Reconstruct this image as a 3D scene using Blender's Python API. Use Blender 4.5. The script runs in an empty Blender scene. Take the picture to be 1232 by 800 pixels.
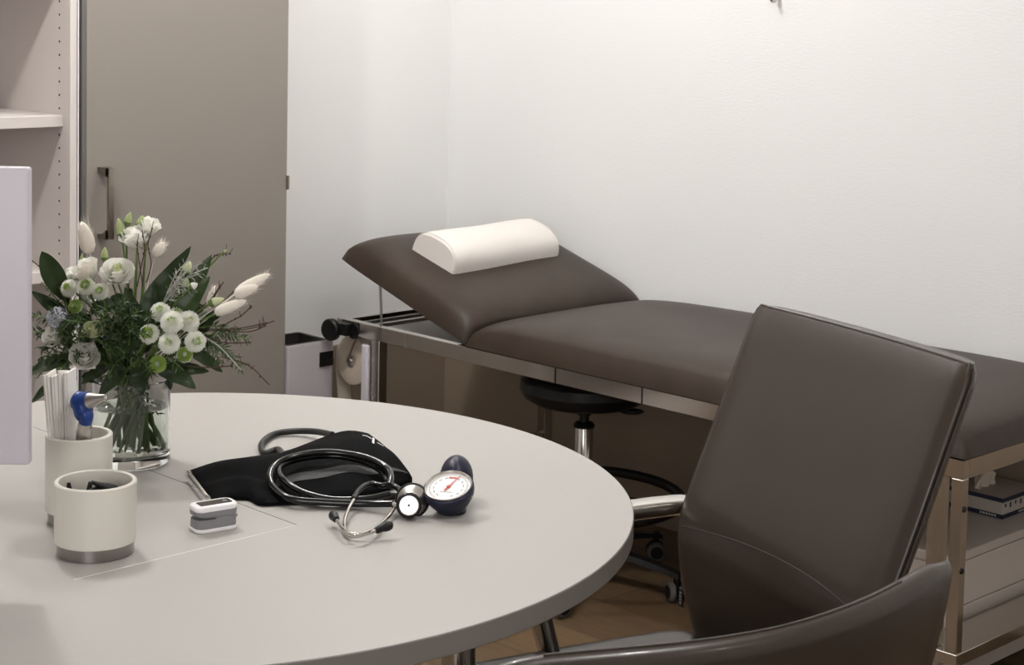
import bpy, bmesh, math, random
from mathutils import Vector, Matrix
import numpy as np
random.seed(7)
PI = math.pi
SC = bpy.context.scene
COL = SC.collection

# ------------------------------------------------------------------ camera
CX, CY, CZ = 3.96552987, -3.63492376, 1.44230872
RT = Vector((0.70066875, 0.71317714, 0.02101582))
UP = Vector((-0.07025218, 0.03964819, 0.99674102))
FW = Vector((-0.71001967, 0.69986169, -0.0778825))
FPX, PPY = 2107.8, 162.9
cd = bpy.data.cameras.new('camera')
cam = bpy.data.objects.new('camera', cd)
COL.objects.link(cam)
cam.matrix_world = Matrix(((RT.x, UP.x, -FW.x, CX), (RT.y, UP.y, -FW.y, CY), (RT.z, UP.z, -FW.z, CZ), (0, 0, 0, 1)))
cd.sensor_width = 36
cd.sensor_fit = 'HORIZONTAL'
cd.lens = FPX / 1232 * 36
cd.shift_y = (PPY - 400) / 1232
cd.clip_start = 0.05
cd.dof.use_dof = True
cd.dof.focus_distance = 2.75
cd.dof.aperture_fstop = 22
SC.camera = cam

# ------------------------------------------------------------------ world, lights, exposure
w = bpy.data.worlds.new('world')
SC.world = w
w.use_nodes = True
w.node_tree.nodes['Background'].inputs[0].default_value = (1, 0.96, 0.92, 1)
w.node_tree.nodes['Background'].inputs[1].default_value = 0.05
SC.view_settings.view_transform = 'Standard'
SC.view_settings.look = 'None'
SC.view_settings.gamma = 1
SC.view_settings.use_curve_mapping = False
SC.view_settings.exposure = 0.04
CEIL = 2.6


def lamp(x, y, power, r=0.05, z=2.47, col=(1.0, 0.985, 0.962)):
    l = bpy.data.lights.new('ceiling_light', 'POINT')
    l.shadow_soft_size = r
    l.energy = power
    l.color = col
    o = bpy.data.objects.new('ceiling_light', l)
    o.location = (x, y, z)
    COL.objects.link(o)
    return o


for lx, ly, pw in ((1.05, -2.15, 48), (0.95, -1.05, 30), (3.2, -2.0, 24), (4.8, -1.9, 9)):
    lamp(lx, ly, pw)


# added area light behind the camera: soft fill, stands for no known window
fill_lt = bpy.data.lights.new('added_fill', 'AREA')
fill_lt.shape = 'RECTANGLE'
fill_lt.size, fill_lt.size_y = 2.6, 1.5
fill_lt.energy = 78
fill_lt.color = (1.0, 0.985, 0.985)
fill_ob = bpy.data.objects.new('added_fill', fill_lt)
fill_ob.location = (4.4, -5.9, 1.65)
fill_ob.rotation_euler = (math.radians(90), 0, math.radians(35))
COL.objects.link(fill_ob)


# ------------------------------------------------------------------ materials
def mat(name, base, rough=0.5, metal=0.0, coat=0.0, var=0.0, vscale=8.0, bump=0.0, bscale=60.0, stretch=(1, 1, 1), spec=0.5, trans=0.0, ior=1.45, sheen=0.0, aniso=None, bdist=0.002):
    m = bpy.data.materials.new(name)
    m.use_nodes = True
    nt = m.node_tree
    b = nt.nodes['Principled BSDF']
    b.inputs['Base Color'].default_value = (*base, 1)
    b.inputs['Roughness'].default_value = rough
    b.inputs['Metallic'].default_value = metal
    b.inputs['Coat Weight'].default_value = coat
    b.inputs['Specular IOR Level'].default_value = spec
    b.inputs['Transmission Weight'].default_value = trans
    b.inputs['IOR'].default_value = ior
    b.inputs['Sheen Weight'].default_value = sheen
    if var or bump:
        tc = nt.nodes.new('ShaderNodeTexCoord')
        mp = nt.nodes.new('ShaderNodeMapping')
        mp.inputs['Scale'].default_value = stretch
        nt.links.new(tc.outputs['Object'], mp.inputs[0])
    if var:
        n = nt.nodes.new('ShaderNodeTexNoise')
        n.inputs['Scale'].default_value = vscale
        n.inputs['Detail'].default_value = 5
        nt.links.new(mp.outputs[0], n.inputs[0])
        r = nt.nodes.new('ShaderNodeValToRGB')
        r.color_ramp.elements[0].position = 0.3
        r.color_ramp.elements[1].position = 0.7
        r.color_ramp.elements[0].color = (*[c * (1 - var) for c in base], 1)
        r.color_ramp.elements[1].color = (*[min(1, c * (1 + var)) for c in base], 1)
        nt.links.new(n.outputs[0], r.inputs[0])
        nt.links.new(r.outputs[0], b.inputs['Base Color'])
    if bump:
        n2 = nt.nodes.new('ShaderNodeTexNoise')
        n2.inputs['Scale'].default_value = bscale
        n2.inputs['Detail'].default_value = 3
        nt.links.new(mp.outputs[0], n2.inputs[0])
        bp = nt.nodes.new('ShaderNodeBump')
        bp.inputs['Strength'].default_value = bump
        bp.inputs['Distance'].default_value = bdist
        nt.links.new(n2.outputs[0], bp.inputs['Height'])
        nt.links.new(bp.outputs[0], b.inputs['Normal'])
    return m


def wood_floor():
    m = bpy.data.materials.new('oak_planks')
    m.use_nodes = True
    nt = m.node_tree
    b = nt.nodes['Principled BSDF']
    tc = nt.nodes.new('ShaderNodeTexCoord')
    mp = nt.nodes.new('ShaderNodeMapping')
    mp.inputs['Rotation'].default_value = (0, 0, math.radians(0))
    nt.links.new(tc.outputs['Object'], mp.inputs[0])
    br = nt.nodes.new('ShaderNodeTexBrick')
    br.inputs['Scale'].default_value = 1.0
    br.inputs['Brick Width'].default_value = 1.2
    br.inputs['Row Height'].default_value = 0.19
    br.inputs['Mortar Size'].default_value = 0.0015
    br.inputs['Color1'].default_value = (0.16, 0.105, 0.055, 1)
    br.inputs['Color2'].default_value = (0.10, 0.064, 0.034, 1)
    br.inputs['Mortar'].default_value = (0.05, 0.03, 0.02, 1)
    nt.links.new(mp.outputs[0], br.inputs[0])
    mp2 = nt.nodes.new('ShaderNodeMapping')
    mp2.inputs['Scale'].default_value = (2.0, 18, 1)
    nt.links.new(tc.outputs['Object'], mp2.inputs[0])
    n = nt.nodes.new('ShaderNodeTexNoise')
    n.inputs['Scale'].default_value = 3
    n.inputs['Detail'].default_value = 8
    n.inputs['Distortion'].default_value = 1.2
    nt.links.new(mp2.outputs[0], n.inputs[0])
    r = nt.nodes.new('ShaderNodeValToRGB')
    r.color_ramp.elements[0].color = (0.55, 0.52, 0.5, 1)
    r.color_ramp.elements[1].color = (1.25, 1.2, 1.15, 1)
    nt.links.new(n.outputs[0], r.inputs[0])
    mx = nt.nodes.new('ShaderNodeMix')
    mx.data_type = 'RGBA'
    mx.blend_type = 'MULTIPLY'
    mx.inputs[0].default_value = 1
    nt.links.new(br.outputs[0], mx.inputs[6])
    nt.links.new(r.outputs[0], mx.inputs[7])
    nt.links.new(mx.outputs[2], b.inputs['Base Color'])
    b.inputs['Roughness'].default_value = 0.5
    return m


M = dict(
    wall=mat('white_textured_wall', (0.81, 0.808, 0.80), 0.9, bump=0.22, bscale=60, stretch=(1, 1, 3.5), bdist=0.002),
    wall2=mat('white_wall', (0.85, 0.845, 0.835), 0.9, bump=0.1, bscale=60),
    ceil=mat('ceiling_white', (0.82, 0.81, 0.79), 0.9),
    floor=wood_floor(),
    taupe=mat('taupe_laminate', (0.255, 0.228, 0.204), 0.33, spec=0.5),
    cream=mat('light_grey_laminate', (0.62, 0.57, 0.545), 0.5),
    greige=mat('greige_laminate', (0.44, 0.39, 0.35), 0.5),
    edge=mat('aluminium_edge', (0.16, 0.155, 0.145), 0.4, 0.4),
    dark=mat('dark_cavity', (0.02, 0.016, 0.014), 0.8),
    table=mat('light_grey_table_laminate', (0.40, 0.382, 0.362), 0.42, spec=0.35),
    tabedge=mat('grey_table_edge', (0.20, 0.18, 0.165), 0.45),
    seam=mat('pale_seam', (0.72, 0.69, 0.66), 0.5),
    shade_brown=mat('brown_shade_sheet', (0.25, 0.195, 0.145), 0.35, spec=0.5),  # brown for the added sheets that imitate shade under the couch
    leather=mat('taupe_vinyl', (0.036, 0.0245, 0.0175), 0.45, var=0.20, vscale=11, bump=0.2, bscale=160, spec=0.32, bdist=0.001),
    chleather=mat('taupe_chair_leather', (0.034, 0.0245, 0.0175), 0.33, coat=0.14, var=0.06, vscale=6, bump=0.12, bscale=220, spec=0.38, bdist=0.0008),
    stitch=mat('dark_stitching', (0.035, 0.028, 0.023), 0.6),
    chrome=mat('polished_chrome', (0.62, 0.59, 0.55), 0.12, 1.0),
    satin=mat('satin_steel', (0.55, 0.52, 0.49), 0.3, 1.0),
    ring=mat('brushed_steel_ring', (0.30, 0.28, 0.27), 0.28, 1.0),
    bronze=mat('brushed_handle_metal', (0.30, 0.26, 0.22), 0.35, 1.0),
    black=mat('black_plastic', (0.005, 0.005, 0.005), 0.4, spec=0.35),
    rubber=mat('black_rubber_tubing', (0.005, 0.005, 0.005), 0.16, spec=0.5),
    hose=mat('matte_rubber_hose', (0.012, 0.011, 0.010), 0.45),
    fabric=mat('black_nylon_fabric', (0.0025, 0.0025, 0.0028), 0.9, bump=0.3, bscale=400, spec=0.1),
    band=mat('dark_grey_band', (0.008, 0.0075, 0.0075), 0.5, spec=0.3),
    navy=mat('navy_rubber', (0.008, 0.009, 0.028), 0.45),
    white=mat('white_plastic', (0.78, 0.76, 0.76), 0.35),
    paper=mat('white_paper', (0.90, 0.87, 0.83), 0.8),
    creampaper=mat('cream_paper_roll', (0.66, 0.58, 0.48), 0.85),
    pillow=mat('white_vinyl_bolster', (0.80, 0.755, 0.715), 0.5, bump=0.1, bscale=30),
    cup=mat('ivory_ceramic', (0.63, 0.60, 0.54), 0.4),
    cupin=mat('ivory_ceramic_inside', (0.55, 0.52, 0.47), 0.5),
    grey=mat('grey_plastic', (0.20, 0.195, 0.205), 0.5),
    tyre=mat('grey_tyre', (0.09, 0.085, 0.08), 0.6),
    screen=mat('dark_screen', (0.03, 0.025, 0.022), 0.08),
    lav=mat('lilac_white_plastic', (0.56, 0.53, 0.58), 0.4),
    bin=mat('glossy_white_bin', (0.36, 0.33, 0.345), 0.3),
    glass=mat('clear_glass', (0.93, 0.96, 0.95), 0.0, trans=1.0, ior=1.45),
    water=mat('water', (0.90, 0.93, 0.88), 0.0, trans=1.0, ior=1.33),
    petal=mat('white_petal', (0.93, 0.92, 0.87), 0.6, var=0.04, vscale=30),
    petalc=mat('cream_green_petal', (0.66, 0.69, 0.45), 0.6),
    mum=mat('white_mum_petal', (0.93, 0.93, 0.87), 0.65),
    mumg=mat('green_mum_centre', (0.45, 0.60, 0.16), 0.65),
    bud=mat('pale_green_bud', (0.50, 0.58, 0.28), 0.55),
    leaf=mat('glossy_green_leaf', (0.040, 0.072, 0.018), 0.38, var=0.3, vscale=14),
    leaf2=mat('dark_green_leaf', (0.022, 0.042, 0.012), 0.42, var=0.3, vscale=14),
    needle=mat('needle_green', (0.040, 0.075, 0.022), 0.5, var=0.3, vscale=20),
    stem=mat('stem_green', (0.13, 0.19, 0.055), 0.5, var=0.2, vscale=20),
    twig=mat('brown_twig', (0.075, 0.04, 0.03), 0.7),
    silver=mat('silver_foliage', (0.36, 0.37, 0.33), 0.5),
    tail=mat('cream_plume', (0.90, 0.84, 0.76), 0.9, sheen=0.3),
    foil=mat('silver_blue_foil', (0.42, 0.44, 0.50), 0.22, 0.8, bump=1.0, bscale=120, bdist=0.004),
    blue=mat('blue_plastic', (0.012, 0.045, 0.22), 0.3),
    red=mat('red_print', (0.55, 0.03, 0.02), 0.5),
    dial=mat('white_dial', (0.80, 0.79, 0.78), 0.4),
    ink=mat('grey_ink', (0.25, 0.25, 0.27), 0.6),
    boxnavy=mat('navy_box_print', (0.012, 0.016, 0.035), 0.5),
    boxgrey=mat('pale_cardboard', (0.42, 0.37, 0.33), 0.6),
)


def translucent(key, f):
    """thin petals and leaves let part of the light through"""
    m = M[key]
    nt = m.node_tree
    b = nt.nodes['Principled BSDF']
    out = nt.nodes['Material Output']
    tr = nt.nodes.new('ShaderNodeBsdfTranslucent')
    mx = nt.nodes.new('ShaderNodeMixShader')
    mx.inputs[0].default_value = f
    if b.inputs['Base Color'].is_linked:
        nt.links.new(b.inputs['Base Color'].links[0].from_socket, tr.inputs[0])
    else:
        tr.inputs[0].default_value = b.inputs['Base Color'].default_value
    nt.links.new(b.outputs[0], mx.inputs[1])
    nt.links.new(tr.outputs[0], mx.inputs[2])
    nt.links.new(mx.outputs[0], out.inputs[0])


for k_, f_ in (('petal', .45), ('petalc', .4), ('mum', .45), ('mumg', .4), ('tail', .2), ('leaf', .2), ('needle', .25), ('bud', .25)):
    translucent(k_, f_)


# ------------------------------------------------------------------ mesh helpers
def V(*a):
    return Vector(a[0] if len(a) == 1 else a)


def tag(o, label=None, cat=None, group=None, kind=None):
    if label: o['label'] = label
    if cat: o['category'] = cat
    if group: o['group'] = group
    if kind: o['kind'] = kind
    return o


def thing(name, label, cat, loc=(0, 0, 0), rz=0, group=None):
    o = bpy.data.objects.new(name, None)
    o.empty_display_size = 0.05
    COL.objects.link(o)
    o.location = loc
    o.rotation_euler = (0, 0, rz)
    return tag(o, label, cat, group)


WM = {}


def obj(name, bm, m, parent=None, smooth=True, world=True, angle=35):
    """Link bm as one mesh object. With world=True its vertices are given in world space."""
    me = bpy.data.meshes.new(name)
    bmesh.ops.recalc_face_normals(bm, faces=bm.faces)
    if parent is not None and world:
        top = parent if parent.parent is None else (parent.parent if parent.parent.parent is None else parent.parent.parent)
        mw = Matrix.Translation(top.location) @ top.rotation_euler.to_matrix().to_4x4()
        bm.transform(mw.inverted())
    bm.to_mesh(me)
    bm.free()
    ms = m if isinstance(m, (list, tuple)) else [m]
    for q in ms: me.materials.append(M[q])
    if smooth:
        me.polygons.foreach_set('use_smooth', [True] * len(me.polygons))
        me.set_sharp_from_angle(angle=math.radians(angle))
    o = bpy.data.objects.new(name, me)
    COL.objects.link(o)
    if parent is not None: o.parent = parent
    return o


def origin_mesh(o):
    """Move a world-space top-level mesh's origin to its base centre."""
    vs = o.data.vertices
    xs = [v.co for v in vs]
    lo = Vector((min(v.x for v in xs), min(v.y for v in xs), min(v.z for v in xs)))
    hi = Vector((max(v.x for v in xs), max(v.y for v in xs), max(v.z for v in xs)))
    c = Vector(((lo.x + hi.x) / 2, (lo.y + hi.y) / 2, lo.z))
    o.data.transform(Matrix.Translation(-c))
    o.location = c
    return o


def copy_tree(o, parent=None):
    c = o.copy()
    COL.objects.link(c)
    if parent is not None: c.parent = parent
    for ch in list(o.children): copy_tree(ch, c)
    return c


def box(bm, lo, hi, bev=0.0, seg=2):
    b2 = bmesh.new()
    bmesh.ops.create_cube(b2, size=1)
    lo, hi = Vector(lo), Vector(hi)
    for v in b2.verts:
        v.co = Vector(((v.co.x + .5) * (hi.x - lo.x) + lo.x, (v.co.y + .5) * (hi.y - lo.y) + lo.y, (v.co.z + .5) * (hi.z - lo.z) + lo.z))
    if bev > 0:
        bmesh.ops.bevel(b2, geom=list(b2.edges), offset=bev, segments=seg, affect='EDGES', profile=0.5)
    merge(bm, b2)
    return bm


def merge(bm, b2, mtx=None):
    if mtx is not None: b2.transform(mtx)
    me = bpy.data.meshes.new('tmp')
    b2.to_mesh(me)
    b2.free()
    bm.from_mesh(me)
    bpy.data.meshes.remove(me)


def BOX(lo, hi, bev=0.0, seg=2):
    return box(bmesh.new(), lo, hi, bev, seg)


def obox(bm, c, ax, ay, az, sx, sy, sz, bev=0.0, seg=2):
    """box with centre c, axes ax ay az, full sizes"""
    b2 = BOX((-sx / 2, -sy / 2, -sz / 2), (sx / 2, sy / 2, sz / 2), bev, seg)
    ax, ay, az = Vector(ax).normalized(), Vector(ay).normalized(), Vector(az).normalized()
    m = Matrix(((ax.x, ay.x, az.x, c[0]), (ax.y, ay.y, az.y, c[1]), (ax.z, ay.z, az.z, c[2]), (0, 0, 0, 1)))
    merge(bm, b2, m)
    return bm


def smoothpath(pts, n=8, closed=False):
    pts = [Vector(p) for p in pts]
    out = []
    N = len(pts)
    rng = range(N if closed else N - 1)
    for i in rng:
        if closed:
            p0, p1, p2, p3 = pts[i - 1], pts[i], pts[(i + 1) % N], pts[(i + 2) % N]
        else:
            p1, p2 = pts[i], pts[i + 1]
            p0 = pts[i - 1] if i > 0 else p1 * 2 - p2
            p3 = pts[i + 2] if i + 2 < N else p2 * 2 - p1
        for k in range(n):
            t = k / n
            out.append(0.5 * ((2 * p1) + (-p0 + p2) * t + (2 * p0 - 5 * p1 + 4 * p2 - p3) * t * t + (-p0 + 3 * p1 - 3 * p2 + p3) * t ** 3))
    if not closed: out.append(pts[-1])
    return out


def tube(bm, pts, r, sides=10, closed=False, caps=True, flat=None):
    """sweep a circle along pts; r is a number or a list"""
    pts = [Vector(p) for p in pts]
    n = len(pts)
    rs = r if isinstance(r, (list, tuple)) else [r] * n
    T = []
    for i in range(n):
        a = pts[i - 1] if (i > 0 or closed) else pts[i]
        b = pts[(i + 1) % n] if (i < n - 1 or closed) else pts[i]
        d = (b - a)
        T.append(d.normalized() if d.length > 1e-9 else Vector((0, 0, 1)))
    ref = Vector((0, 0, 1)) if abs(T[0].z) < 0.9 else Vector((1, 0, 0))
    nx = T[0].cross(ref).normalized()
    rings = []
    for i in range(n):
        nx = (nx - T[i] * nx.dot(T[i]))
        nx = nx.normalized() if nx.length > 1e-9 else T[i].orthogonal().normalized()
        ny = T[i].cross(nx)
        ring = []
        for k in range(sides):
            a = 2 * PI * k / sides
            ring.append(bm.verts.new(pts[i] + (nx * math.cos(a) + ny * math.sin(a)) * rs[i]))
        rings.append(ring)
    m = n if closed else n - 1
    for i in range(m):
        A, B = rings[i], rings[(i + 1) % n]
        for k in range(sides):
            bm.faces.new((A[k], A[(k + 1) % sides], B[(k + 1) % sides], B[k]))
    if caps and not closed:
        bm.faces.new(rings[0][::-1])
        bm.faces.new(rings[-1])
    return bm


def TUBE(pts, r, sides=10, **k):
    return tube(bmesh.new(), pts, r, sides, **k)


def lathe(bm, prof, c=(0, 0, 0), axis=(0, 0, 1), seg=40, mi=None):
    """prof: list of (radius, height) along axis from c; closes at r=0"""
    c = Vector(c)
    az = Vector(axis).normalized()
    ax = az.orthogonal().normalized()
    ay = az.cross(ax)
    rings = []
    for r, h in prof:
        if r <= 1e-7:
            rings.append([bm.verts.new(c + az * h)])
        else:
            rings.append([bm.verts.new(c + az * h + (ax * math.cos(2 * PI * k / seg) + ay * math.sin(2 * PI * k / seg)) * r) for k in range(seg)])
    for A, B in zip(rings, rings[1:]):
        for k in range(seg):
            a, b = A[k % len(A)], A[(k + 1) % len(A)]
            c2, d = B[(k + 1) % len(B)], B[k % len(B)]
            vs = []
            for q in (a, b, c2, d):
                if q not in vs: vs.append(q)
            if len(vs) >= 3:
                f = bm.faces.new(vs)
                if mi is not None: f.material_index = mi
    return bm


def LATHE(prof, c=(0, 0, 0), axis=(0, 0, 1), seg=40):
    return lathe(bmesh.new(), prof, c, axis, seg)


def ellipsoid(bm, c, rx, ry, rz, rot=None, u=16, v=10):
    b2 = bmesh.new()
    bmesh.ops.create_uvsphere(b2, u_segments=u, v_segments=v, radius=1)
    m = Matrix.Translation(Vector(c)) @ (rot.to_4x4() if rot else Matrix.Identity(4)) @ Matrix.Diagonal((rx, ry, rz, 1))
    merge(bm, b2, m)
    return bm


def gridsurf(bm, P, closed_u=False, mi=0):
    """P[i][j] -> Vector; adds a quad grid"""
    vs = [[bm.verts.new(p) for p in row] for row in P]
    for i in range(len(vs) - 1):
        for j in range(len(vs[0]) - (0 if closed_u else 1)):
            j2 = (j + 1) % len(vs[0])
            f = bm.faces.new((vs[i][j], vs[i][j2], vs[i + 1][j2], vs[i + 1][j]))
            f.material_index = mi
    return vs


def prism(bm, pts, z0, z1, bev=0.0):
    """vertical prism from outline pts (x,y)"""
    b2 = bmesh.new()
    a = [b2.verts.new((p[0], p[1], z0)) for p in pts]
    b = [b2.verts.new((p[0], p[1], z1)) for p in pts]
    n = len(pts)
    b2.faces.new(a[::-1])
    b2.faces.new(b)
    for i in range(n):
        b2.faces.new((a[i], a[(i + 1) % n], b[(i + 1) % n], b[i]))
    if bev:
        es = [e for e in b2.edges if abs(e.verts[0].co.z - e.verts[1].co.z) < 1e-6]
        bmesh.ops.bevel(b2, geom=es, offset=bev, segments=3, affect='EDGES', profile=0.5)
    merge(bm, b2)
    return bm


def on_z(px, py, z):
    """point of the room at height z seen at photo position px,py"""
    d = FW + RT * ((px - 616) / FPX) - UP * ((py - PPY) / FPX)
    t = (z - CZ) / d.z
    return Vector((CX, CY, CZ)) + d * t


def at_d(px, py, Z):
    """point at forward distance Z seen at photo position px,py"""
    return Vector((CX, CY, CZ)) + (FW + RT * ((px - 616) / FPX) - UP * ((py - PPY) / FPX)) * Z


# ------------------------------------------------------------------ room shell
def struct(name, bm, m, smooth=False):
    o = obj(name, bm, m, None, smooth)
    o['kind'] = 'structure'
    return o


struct('floor', BOX((-0.35, -6.2, -0.1), (6.2, 0.1, 0)), 'floor')
struct('ceiling', BOX((-0.35, -6.2, CEIL), (6.2, 0.1, CEIL + 0.1)), 'ceil')
struct('wall_back', BOX((-0.35, 0, 0), (6.2, 0.12, CEIL)), 'wall')
wl = BOX((-0.30, -0.83, 0), (0, 0, CEIL))
box(wl, (-0.30, -6.2, 0), (-0.17, -0.83, CEIL))
struct('wall_left', wl, 'wall2')
struct('wall_right', BOX((6.1, -6.2, 0), (6.2, 0, CEIL)), 'wall2')
struct('wall_front', BOX((-0.3, -6.2, 0), (6.1, -6.1, CEIL)), 'wall2')

struct('shade_panel_1', BOX((0.012, -0.010, 0), (3.4, 0, 0.50)), 'shade_brown')  # added brown sheets on both walls, darkening the shaded zone under the couch
struct('shade_panel_2', BOX((0, -0.60, 0), (0.012, 0, 0.42)), 'shade_brown')

# ------------------------------------------------------------------ wardrobe with taupe door
t = thing('wardrobe', 'tall built-in wardrobe with a taupe door and long bar handle beside the open shelves', 'wardrobe', (0.07, -1.15, 0))
bm = BOX((-0.165, -1.457, 0.0), (0.270, -1.440, 2.45))
box(bm, (-0.165, -0.862, 0.0), (0.270, -0.845, 2.45))
box(bm, (-0.165, -1.440, 0.0), (-0.150, -0.862, 2.45))
box(bm, (-0.150, -1.440, 0.0), (0.255, -0.862, 0.08))
box(bm, (-0.150, -1.440, 2.43), (0.270, -0.862, 2.45))
obj('carcass', bm, 'cream', t, False)
d = obj('door', BOX((0.274, -1.438, 0.06), (0.294, -0.842, 2.45), 0.001, 1), 'taupe', t, False)
obj('edge_strip', BOX((0.270, -1.4495, 0.06), (0.292, -1.4385, 2.45)), 'edge', t, False)
# handle: bar standing off the door on two curved feet
hy, hx = -1.398, 0.294
path = [(hx, hy, 0.835 + 0.012), (hx + 0.012, hy, 0.847), (hx + 0.030, hy, 0.857), (hx + 0.036, hy, 0.877)]
hb = bmesh.new()
obox(hb, (hx + 0.036, hy + 0.004, 0.933), (1, 0, 0), (0, 1, 0), (0, 0, 1), 0.010, 0.016, 0.172, 0.002)
for s in (1, -1):
    zc = 0.933 + s * 0.078
    P = []
    for k in range(9):
        a = k / 8
        x = hx + 0.036 * a
        hh = 0.011 + 0.012 * (a ** 3)
        z_out = 0.933 + s * 0.086
        P.append([Vector((x, hy - 0.010, z_out)), Vector((x, hy + 0.012, z_out)), Vector((x, hy + 0.012, z_out - s * hh)), Vector((x, hy - 0.010, z_out - s * hh))])
    gridsurf(hb, P, True)
obj('handle', hb, 'bronze', d, True)
hb = BOX((0.2945, -0.845, 0.930), (0.300, -0.838, 0.967), 0.001)
obj('hinge', hb, 'bronze', t, False)

# ------------------------------------------------------------------ open shelf unit
t = thing('shelf_unit', 'open light grey shelf unit with rows of pin holes left of the taupe door', 'shelf', (0.07, -1.85, 0))
bm = BOX((-0.165, -1.478, 0.0), (0.287, -1.459, 2.45), 0.0012, 1)
obj('side_panel', bm, 'cream', t, False)
obj('side_panel', BOX((-0.165, -2.30, 0.0), (0.287, -2.281, 2.45)), 'cream', t, False)
obj('back_panel', BOX((-0.165, -2.281, 0.0), (-0.150, -1.478, 2.45)), 'cream', t, False)
obj('top_panel', BOX((-0.150, -2.281, 2.43), (0.287, -1.478, 2.45)), 'cream', t, False)
obj('plinth', BOX((0.23, -2.281, 0.0), (0.25, -1.478, 0.08)), 'cream', t, False)
for z in (1.477, 1.116, 0.745, 0.40, 0.08):
    bm = BOX((-0.150, -2.281, z), (0.257, -1.4785, z + 0.027), 0.001, 1)
    obj('shelf', bm, 'cream', t, False)
pin = obj('pin_hole', lathe(bmesh.new(), [(0, 0.0006), (0.0026, 0.0006), (0.0026, -0.001)], (0, 0, 0), (0, -1, 0), 10), 'dark', None, False)
pin.parent = t
for k in range(-4, 34):
    o = pin if k == -4 else pin.copy()
    if k > -4: COL.objects.link(o)
    o.location = (0.2385 - 0.07, -1.4785 + 1.85, 1.3815 - 0.0318 * k)
em = BOX((0.2875, -1.4590, 0.0), (0.2905, -1.4565, 2.45))
obj('edge_trim', em, 'white', t, False)

# ------------------------------------------------------------------ waste bin
t = thing('waste_bin', 'glossy white waste bin with black rim between the taupe door and the couch end', 'bin', (0.21, -0.752, 0))
bm = bmesh.new()
BX0, BX1, BY0, BY1, BZ = 0.130, 0.288, -0.834, -0.668, 0.508


def rrect(x0, y0, x1, y1, r, n=5):
    out = []
    for cx, cy, a0 in ((x1 - r, y1 - r, 0), (x0 + r, y1 - r, 90), (x0 + r, y0 + r, 180), (x1 - r, y0 + r, 270)):
        for k in range(n + 1):
            a = math.radians(a0 + 90 * k / n)
            out.append((cx + r * math.cos(a), cy + r * math.sin(a)))
    return out


outer = rrect(BX0, BY0, BX1, BY1, 0.014)
o2 = rrect(BX0 + .003, BY0 + .003, BX1 - .003, BY1 - .003, 0.012)
inner = rrect(BX0 + .014, BY0 + .014, BX1 - .014, BY1 - .014, 0.008)
P = [[Vector((x, y, z)) for x, y in pl] for pl, z in ((outer, 0.002), (outer, BZ - 0.006), (o2, BZ), (inner, BZ), (inner, 0.02))]
gridsurf(bm, P, True)
f = bm.faces.new([bm.verts.new(v) for v in [Vector((x, y, 0.02)) for x, y in inner]])
obj('body', bm, 'bin', t)
bm = bmesh.new()
i2 = rrect(BX0 + .012, BY0 + .012, BX1 - .012, BY1 - .012, 0.009)
i3 = rrect(BX0 + .022, BY0 + .022, BX1 - .022, BY1 - .022, 0.006)
P = [[Vector((x, y, z)) for x, y in pl] for pl, z in ((i2, BZ + 0.001), (i3, BZ + 0.001), (i3, 0.05))]
gridsurf(bm, P, True)
bm.faces.new([bm.verts.new(Vector((x, y, 0.05))) for x, y in i3])
obj('liner', bm, 'dark', t)
hd = BOX((BX1, -0.722, 0.440), (BX1 + 0.003, -0.676, 0.480), 0.001)
box(hd, (BX1 + .003, -0.720, 0.452), (BX1 + .006, -0.678, 0.458))
obj('handle', hd, 'black', t, False)

# ------------------------------------------------------------------ examination couch
XL, XR, YF, YB, ZT = 0.302, 2.222, -0.675, -0.012, 0.5725
couch = thing('examination_couch', 'long taupe padded examination couch on a chrome frame, head end raised', 'couch', (1.26, -0.34, 0))
fr = bmesh.new()
box(fr, (XL, YF, ZT - 0.039), (XR, YF + 0.022, ZT), 0.0012, 1)
box(fr, (XL, YB - 0.022, ZT - 0.039), (XR, YB, ZT), 0.0012, 1)
box(fr, (XR - 0.022, YF + 0.022, ZT - 0.039), (XR, YB - 0.022, ZT), 0.0012, 1)
box(fr, (XL, YF + 0.022, ZT - 0.030), (XL + 0.022, YB - 0.022, ZT - 0.004), 0.0012, 1)
obj('rail_frame', fr, 'chrome', couch, False)
for x in (0.586, 1.126, 1.399):
    obj('rail_joint', BOX((x - 0.0012, YF - 0.0015, ZT - 0.0385), (x + 0.0012, YF + 0.001, ZT - 0.001)), 'black' if x > 1 else 'satin', couch, False)
obj('base_board', BOX((XL + 0.12, YF + 0.024, ZT - 0.034), (XR - 0.024, YB - 0.024, ZT - 0.016)), 'greige', couch, False)
for x in (0.335, 0.385):
    obj('cross_bar', BOX((x, YF + 0.023, ZT - 0.028), (x + 0.016, YB - 0.023, ZT - 0.012)), 'ring', couch, False)


def leg(lo, hi, m='chrome'):
    obj('leg', BOX(lo, hi, 0.0015, 1), m, couch, False)


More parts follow.
